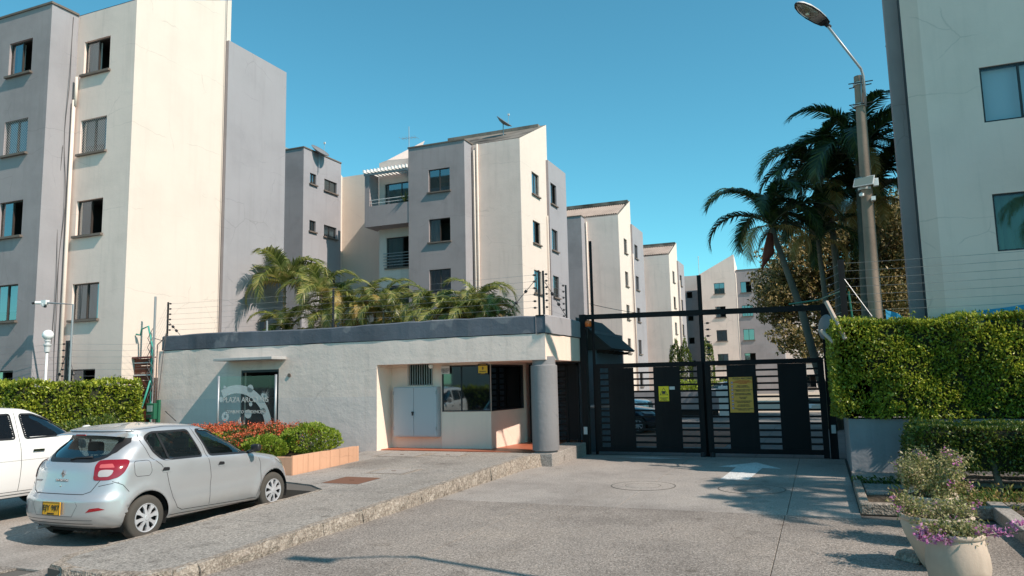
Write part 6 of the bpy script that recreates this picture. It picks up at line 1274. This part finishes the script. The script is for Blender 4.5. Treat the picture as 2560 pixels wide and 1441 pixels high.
sideR = smooth_poly([(.80,1.40),(.92,1.455),(1.58,1.445),(1.76,1.045),(1.02,1.065),(.88,1.20)], .05)
sideF = smooth_poly([(1.74,1.44),(1.98,1.425),(2.26,1.33),(2.62,1.14),(2.78,1.00),(1.92,1.04)], .04)
rearg = smooth_poly([(-.56,1.19),(-.50,1.385),(-.42,1.42),(.42,1.42),(.50,1.385),(.56,1.19),(.42,1.125),(-.42,1.125)], .06)
frontg = smooth_poly([(-.64,1.04),(-.52,1.40),(.52,1.40),(.64,1.04)], .06)
hatch['side'] = [sideR, sideF]; hatch['rear'] = rearg; hatch['front'] = frontg
car = thing('parked_hatchback', 'silver five door hatchback with yellow plate parked beside the sidewalk', 'car', (-9.62, 7.09, 0)); car.rotation_euler.z = R(90)
ORG[car.name] = Vector((0,0,0))
H = Car(hatch, car, SILVER, (210, 130)); 
finish_car(H, dict(rearseat=1.05, frontseat=1.95, dash=2.62))
for ax_, sg in (('R', 1), ('L', 1)):
    for poly, nm in ((sideR, 'rear'), (sideF, 'front')):
        H.panel('side_window', poly, ax_, CARGL, -.004, .06); H.strip('window_rubber', poly, ax_, TRIM, .030, .002, True)
    H.strip('window_divider', [(1.02,1.44),(1.13,1.065)], ax_, TRIM, .035, .004)
    H.strip('door_gap', [(1.66,1.475),(1.80,1.20),(1.86,.98),(1.895,.72),(1.88,.31)], ax_, SEAM, .008, .0015)
    H.strip('door_gap', [(.72,1.475),(.74,1.32),(.82,1.12),(.97,1.0),(1.06,.88),(1.10,.72),(1.17,.52),(1.27,.36),(1.36,.315),(2.90,.25),(2.99,.50),(2.995,.80),(2.93,.98)], ax_, SEAM, .008, .0015)
    H.strip('sill_line', [(1.12,.275),(2.93,.21)], ax_, TRIM, .010, .001); H.strip('roof_gutter', [(.62,1.50),(1.2,1.525),(1.9,1.485),(2.35,1.345),(2.85,1.045)], ax_, SEAM, .006, .001)
    hz = [smooth_poly([(.96,.93),(1.0,.965),(1.12,.955),(1.17,.92),(1.15,.885),(1.0,.885)], .02), smooth_poly([(2.02,.895),(2.06,.93),(2.18,.92),(2.23,.885),(2.21,.85),(2.06,.85)], .02)]
    for hp in hz: H.panel('door_handle', hp, ax_, SILVER, .004, .03)
    for x0 in (.97, 2.03): H.panel('handle_grip', smooth_poly([(x0,.915 if x0 < 1.5 else .88),(x0+.03,.96 if x0 < 1.5 else .925),(x0+.13,.95 if x0 < 1.5 else .915),(x0+.13,.91 if x0 < 1.5 else .875)], .015), ax_, TRIM, .014, .03)
    H.panel('front_fender_dirt', [(2.93,.22),(3.0,.22),(3.0,.36)], ax_, SILVER, .001, .05)
    s_ = -1 if ax_ == 'R' else 1
    q = MB(); q.add([(2.70,s_*.89,1.0),(2.84,s_*.89,1.02),(2.84,s_*.89,1.12),(2.70,s_*.89,1.14),(2.70,s_*1.07,1.01),(2.80,s_*1.05,1.03),(2.80,s_*1.05,1.13),(2.70,s_*1.07,1.15)],[(0,1,2,3),(7,6,5,4),(0,4,5,1),(1,5,6,2),(2,6,7,3),(3,7,4,0)]); mo = q.build('mirror', TRIM, car, smooth=True, local=True, bevel=.035)
    q = MB(); q.tube([(2.74,s_*.90,1.03),(2.78,s_*.78,1.0)], .03, 8); q.build('mirror_stalk', TRIM, mo, local=True)
H.strip('fuel_flap', smooth_poly([(.53,1.09),(.79,1.085),(.81,.93),(.77,.875),(.56,.885),(.53,.93)], .05), 'R', SEAM, .006, .0015, True)
H.panel('rear_window', rearg, 'B', CARGL, -.004, .06); H.strip('window_rubber', rearg, 'B', TRIM, .05, .003, True); H.panel('windscreen', frontg, 'F', CARGL, -.004, .08); H.strip('window_rubber', frontg, 'F', TRIM, .05, .003, True)
# black corners beside the hatch glass, hatch shut line, bumper line
for s_ in (-1, 1):
    H.panel('glass_corner', [(s_*.50,1.40),(s_*.60,1.40),(s_*.625,1.34),(s_*.60,1.22),(s_*.56,1.19)], 'B', TRIM, .004, .04)
H.strip('hatch_gap', [(-.70,1.06),(-.62,.87),(-.54,.735),(-.44,.70),(.44,.70),(.54,.735),(.62,.87),(.70,1.06)], 'B', SEAM, .009, .0015)
H.strip('bumper_gap', [(-.80,.84),(-.62,.80)], 'B', SEAM, .008, .0015); H.strip('bumper_gap', [(.80,.84),(.62,.80)], 'B', SEAM, .008, .0015)
H.strip('bumper_gap', [(.25,.855),(.36,.80),(.44,.70)], 'R', SEAM, .008, .0015); H.strip('bumper_crease', [(-.62,.37),(.62,.37)], 'B', SEAM, .006, .001)
H.strip('recess_line', [(-.36,.66),(-.42,.56),(-.34,.42),(.34,.42),(.42,.56),(.36,.66)], 'B', SEAM, .005, .001)
tl = smooth_poly([(.475,.875),(.485,1.06),(.53,1.125),(.66,1.13),(.86,1.125),(.90,1.10),(.885,1.04),(.845,.96),(.78,.905),(.66,.875)], .035)
def tmap(p): return p
H.panel('tail_light', tl, 'DR', TLRED, .006, .03)
H.panel('reverse_lens', smooth_poly([(.53,.92),(.54,1.00),(.62,1.01),(.72,1.0),(.70,.95),(.66,.92)], .03), 'DR', TLCLR, .009, .03); H.panel('brake_lens', smooth_poly([(.54,1.03),(.55,1.075),(.70,1.08),(.73,1.03)], .015), 'DR', simple('tail_light_pink', (.50,.10,.10), .15, coat=.8), .009, .03)
# left tail light, seen edge on
H.panel('tail_light', smooth_poly([(.64,.88),(.66,1.06),(.72,1.12),(.84,1.10),(.84,.90),(.74,.87)], .03), 'B', TLRED, .012, .04)
H.panel('reflector', [(-.76,.505),(-.55,.475),(-.60,.525),(-.70,.535)], 'B', TLRED, .004, .04); H.panel('reflector', [(.76,.505),(.60,.475),(.62,.525),(.70,.535)], 'B', TLRED, .004, .04)
PLY = simple('plate_yellow', (.72,.36,.01), .5)
q = MB(); q.box(-.05,-.035,-.165,.165,.435,.605); q.build('number_plate', PLY, car, bevel=.003, local=True); q = MB()
for (y0,y1,z0,z1) in ((-.165,.165,.435,.440),(-.165,.165,.600,.605),(-.165,-.160,.44,.60),(.160,.165,.44,.60)): q.box(-.054,-.0505,y0,y1,z0,z1)
q.build('plate_border', TRIM, car, local=True)
def ctext(s, size, mat, x, y, z, name='lettering', bold=0.0):
    o = text(None, s, size, mat, (x, y, z), (0,-1,0), (0,0,1), name=name, bold=bold); o.parent = car; return o
ctext('EJY 987', .10, TRIM, -.053, 0, .528, bold=.0005); ctext('ENVIGADO', .026, TRIM, -.053, 0, .455)
def onback(y, z, off=.006): h, n_ = H.cast((-2, y, z), (1,0,0)); return h.x-off
ctext('SANDERO', .052, CHROME, onback(0,.87), 0, .87, 'badge', .001); ctext('RENAULT', .03, CHROME, onback(.45,.86), .47, .86, 'badge', .001)
q = MB(); xb = onback(0,.955,.004); ro = [(0,.055),(.036,0),(0,-.055),(-.036,0)]; ri = [(0,.024),(.014,0),(0,-.024),(-.014,0)]
q.add([(xb-.006,y,.955+z) for y, z in ro]+[(xb-.006,y,.955+z) for y, z in ri]+[(xb+.006,y,.955+z) for y, z in ro], [(i,(i+1)%4,4+(i+1)%4,4+i) for i in range(4)]+[(i,8+i,8+(i+1)%4,(i+1)%4) for i in range(4)]); q.build('emblem', CHROME, car, local=True)
q = MB(); q.lathe([(0,-.008),(.014,-.006),(.014,0)], (onback(0,.80,.0),0,.80), 12, 'x'); q.build('lock', CHROME, car, local=True)
q = MB(); xw_ = onback(0,1.14,.03); q.tube([(xw_+.02,.0,1.115),(xw_,.0,1.135),(xw_+.03,-.08,1.155),(xw_+.05,-.36,1.17)], .013, 6); q.lathe([(0,-.02),(.03,-.015),(.035,.0)], (xw_+.02,0,1.115), 12, 'x'); q.build('wiper', TRIM, car, smooth=True, local=True)
q = MB(); vs = []
for y in np.linspace(-.60,.60,15): d_ = .07*abs(y/.60)**3; vs += [(.36+d_,y,1.475-d_*.35),(.345+d_,y,1.455-d_*.3),(.52+d_*.5,y,1.44-d_*.3),(.60,y,1.515-d_*.5)]
q.add(vs, [(4*i+k,4*i+(k+1)%4,4*i+4+(k+1)%4,4*i+4+k) for i in range(14) for k in range(4)]); q.add([vs[0],vs[1],vs[2],vs[3]],[(0,1,2,3)]); q.add(vs[-4:],[(3,2,1,0)]); q.build('roof_spoiler', SILVER, car, smooth=True, local=True, auto=40)
q = MB(); q.box(.335,.35,-.09,.09,1.448,1.466); q.build('brake_lamp', TLRED, car, local=True)
q = MB(); q.tube([(2.0,0,1.55),(1.78,0,1.72)], .006, 5); q.build('aerial', TRIM, car, local=True)
H.strip('bumper_lip', [(-.60,.30),(.60,.30)], 'B', TRIM, .05, .002); q = MB(); q.tube([(.02,.35,.24),(.2,.35,.24)], .022, 8); q.build('exhaust', GALV, car, local=True)
for s_ in (-1,1): H.panel('headlight', smooth_poly([(s_*.45,.70),(s_*.78,.72),(s_*.80,.84),(s_*.50,.80)], .03), 'F', TLCLR, .006, .05)
H.panel('grille', smooth_poly([(-.36,.58),(.36,.58),(.38,.72),(-.38,.72)], .02), 'F', TRIM, .006, .06)
# --- white sport utility vehicle at the left edge
suv = dict(
 levels=[(.12,.42,4.62,.38,.86,3.0,.4,2.8,.6,0),(.02,.52,4.74,.48,.90,3.0,.4,2.8,.62,0),(-.02,.70,4.80,.68,.925,3,.42,2.8,.62,0),(.0,.90,4.80,.88,.93,3,.42,2.7,.66,0),
         (.04,1.10,4.70,1.05,.925,3,.42,2.6,.72,0),(.07,1.24,4.3,1.15,.91,3,.42,2.5,.8,0),(.10,1.32,3.62,1.24,.885,3,.42,2.4,.5,0),(.22,1.50,3.25,1.44,.83,3,.4,2.4,.45,.0),(.33,1.66,2.92,1.64,.775,3,.4,2.5,.42,.01),
         (.36,1.745,2.72,1.735,.74,3,.4,2.5,.4,.02),(.40,1.79,2.58,1.78,.68,3,.36,2.5,.36,.035),(.5,1.81,2.45,1.80,.5,2.8,.32,2.4,.32,.045),(.8,1.82,2.3,1.81,.24,2.4,.3,2.2,.3,.05),(1.2,1.82,2.0,1.82,.01,2.2,.1,2.2,.1,.052)],
 axles=(.92,3.78), rw=.37, ra=.44, mid=2.3, tap=.04)
sR = smooth_poly([(1.30,1.70),(2.12,1.715),(2.17,1.32),(1.22,1.34)], .04); sF = smooth_poly([(2.28,1.71),(2.50,1.70),(2.90,1.56),(3.30,1.32),(2.34,1.315)], .05); sQ = smooth_poly([(.62,1.65),(1.20,1.69),(1.12,1.34),(.5,1.38)], .04)
suv['side'] = [sR, sF, sQ]; suv['rear'] = smooth_poly([(-.66,1.36),(-.60,1.68),(.60,1.68),(.66,1.36)], .06); suv['front'] = smooth_poly([(-.74,1.30),(-.60,1.68),(.60,1.68),(.74,1.30)], .06)
def make_suv(name, label, loc, rz, paint, dark=True, group=None):
    c = thing(name, label, 'car', loc, group); c.rotation_euler.z = R(rz); ORG[c.name] = Vector((0,0,0)); S = Car(suv, c, paint, (150, 80)); finish_car(S, dict(rearseat=1.45, frontseat=2.4, dash=3.1, spokes=6))
    gl_ = CARGLD
    for a_ in 'RL':
        for po in (sR, sF, sQ): S.panel('side_window', po, a_, gl_, -.003, .08); S.strip('window_rubber', po, a_, TRIM, .026, .007, True, .025)
        S.strip('door_gap', [(2.20,1.76),(2.24,1.3),(2.26,.9),(2.24,.50)], a_, SEAM, .008, .0015); S.strip('door_gap', [(1.24,1.75),(1.16,1.3),(1.3,.9),(1.42,.55),(1.5,.50),(3.20,.48),(3.32,.8),(3.32,1.24)], a_, SEAM, .008, .0015)
        for x_ in (1.42, 2.44): S.strip('door_handle', [(x_,1.115),(x_+.19,1.11)], a_, CHROME, .035, .022)
        S.strip('side_step', [(1.40,.43),(3.28,.41)], a_, TRIM, .06, .004); S.strip('crease', [(1.2,.98),(3.3,.97)], a_, SEAM, .004, .0008)
        s_ = -1 if a_ == 'R' else 1
        q = MB(); q.lathe([(0,-.08),(.07,-.07),(.11,-.02),(.115,.04),(.10,.07),(0,.075)], (3.28,s_*1.05,1.36), 18, 'x'); mo = q.build('mirror', paint, c, smooth=True, local=True)
        q = MB(); q.tube([(3.28,s_*.98,1.33),(3.34,s_*.84,1.28)], .035, 8); q.build('mirror_stalk', TRIM, mo, local=True)
    S.panel('rear_window', suv['rear'], 'B', gl_, -.003, .1); S.panel('windscreen', suv['front'], 'F', gl_, -.003, .1)
    for s_ in (-1,1): S.panel('headlight', smooth_poly([(s_*.50,.92),(s_*.84,.95),(s_*.86,1.08),(s_*.52,1.03)], .03), 'F', TLCLR, .006, .06); S.panel('tail_light', smooth_poly([(s_*.70,.95),(s_*.84,.95),(s_*.84,1.30),(s_*.74,1.30)], .03), 'B', TLRED, .006, .06)
    S.panel('grille', smooth_poly([(-.44,.80),(.44,.80),(.44,1.02),(-.44,1.02)], .02), 'F', TRIM, .006, .08); S.strip('bumper_gap', [(-.7,.74),(.7,.74)], 'F', SEAM, .01, .002); return c
wc_ = make_suv('parked_suv', 'white tall vehicle with tinted windows cut by the left edge of the photo', (-12.93, 5.98, 0), 90, WHITEP)
s2_ = make_suv('parked_suv', 'white tall vehicle inside the car park behind the dark hatchback', (PY(1510,1020,31.8).x-2.7, 31.8, 0), 0, WHITEP)
# dark and silver hatchbacks in the lot are copies with their own paint
def copy_car(loc, rz, paint, label, name='parked_hatchback'):
    c = copy_tree(car); c.name = name; c.location = loc; c.rotation_euler.z = R(rz); c['label'] = label
    for ch in list(c.children_recursive):
        if ch.type == 'MESH' and any(m_ == SILVER for m_ in ch.data.materials): ch.data = ch.data.copy(); ch.data.materials.clear(); ch.data.materials.append(paint)
        if ch.name.startswith(('lettering','badge','emblem','number_plate','plate_border')): bpy.data.objects.remove(ch)
    return c
nx_ = G(1632,1088); copy_car((nx_.x-4.0, 28.3, 0), 0, NAVY, 'dark blue hatchback parked just inside the gate, nose to the right')
copy_car((PY(1870,990,60).x-.2, 61, 0), 180, SILV2, 'pale silver car parked far back behind the ramp wall')
# motorcycle behind the right leaf
mo = thing('motorcycle', 'blue and white motorcycle parked behind the right end of the gate', 'motorcycle', (.9,31,0)); mx_, my_ = PY(2072,1060,31).x, 31.0
for dy in (-.62,.62):
    q = MB(); t_ = [(mx_, my_+dy+math.cos(a_)*.27, .31+math.sin(a_)*.27) for a_ in np.linspace(0,6.283,25)]; q.tube(t_, .045, 8); q.build('wheel', RUBBER, mo, smooth=True)
    q = MB()
    for k in range(8): a_ = k*.785; q.tube([(mx_,my_+dy,.31),(mx_,my_+dy+math.cos(a_)*.25,.31+math.sin(a_)*.25)], .006, 4)
    q.build('spokes', GALV, mo)
MBL = simple('motorcycle_blue', (.02,.10,.35), .3); q = MB(); q.tube([(mx_,my_-.25,.75),(mx_,my_+.0,.82),(mx_,my_+.2,.72)], [.09,.15,.08], 10); q.build('fuel_tank', MBL, mo, smooth=True); q = MB(); q.tube([(mx_,my_+.15,.76),(mx_,my_+.7,.84)], [.11,.09], 8); q.build('seat', RUBBER, mo, smooth=True)
q = MB(); q.tube([(mx_,my_-.62,.31),(mx_,my_-.38,1.0)], .03, 6); q.tube([(mx_-.33,my_-.3,1.05),(mx_,my_-.38,1.0),(mx_+.33,my_-.3,1.05)], .015, 6); q.tube([(mx_,my_-.4,.9),(mx_,my_-.1,.35),(mx_,my_+.62,.31)], .03, 6); q.build('frame', GALV, mo); q = MB(); q.box(mx_-.13,mx_+.13,my_-.22,my_+.15,.3,.6); q.build('engine', GALV, mo, bevel=.04); q = MB(); q.box(mx_-.12,mx_+.12,my_-.52,my_-.42,.85,1.05); q.build('front_fairing', WHITE, mo, bevel=.03)
print('objects', len(bpy.data.objects), 'tris', sum(len(o.data.polygons) for o in bpy.data.objects if o.type == 'MESH'))
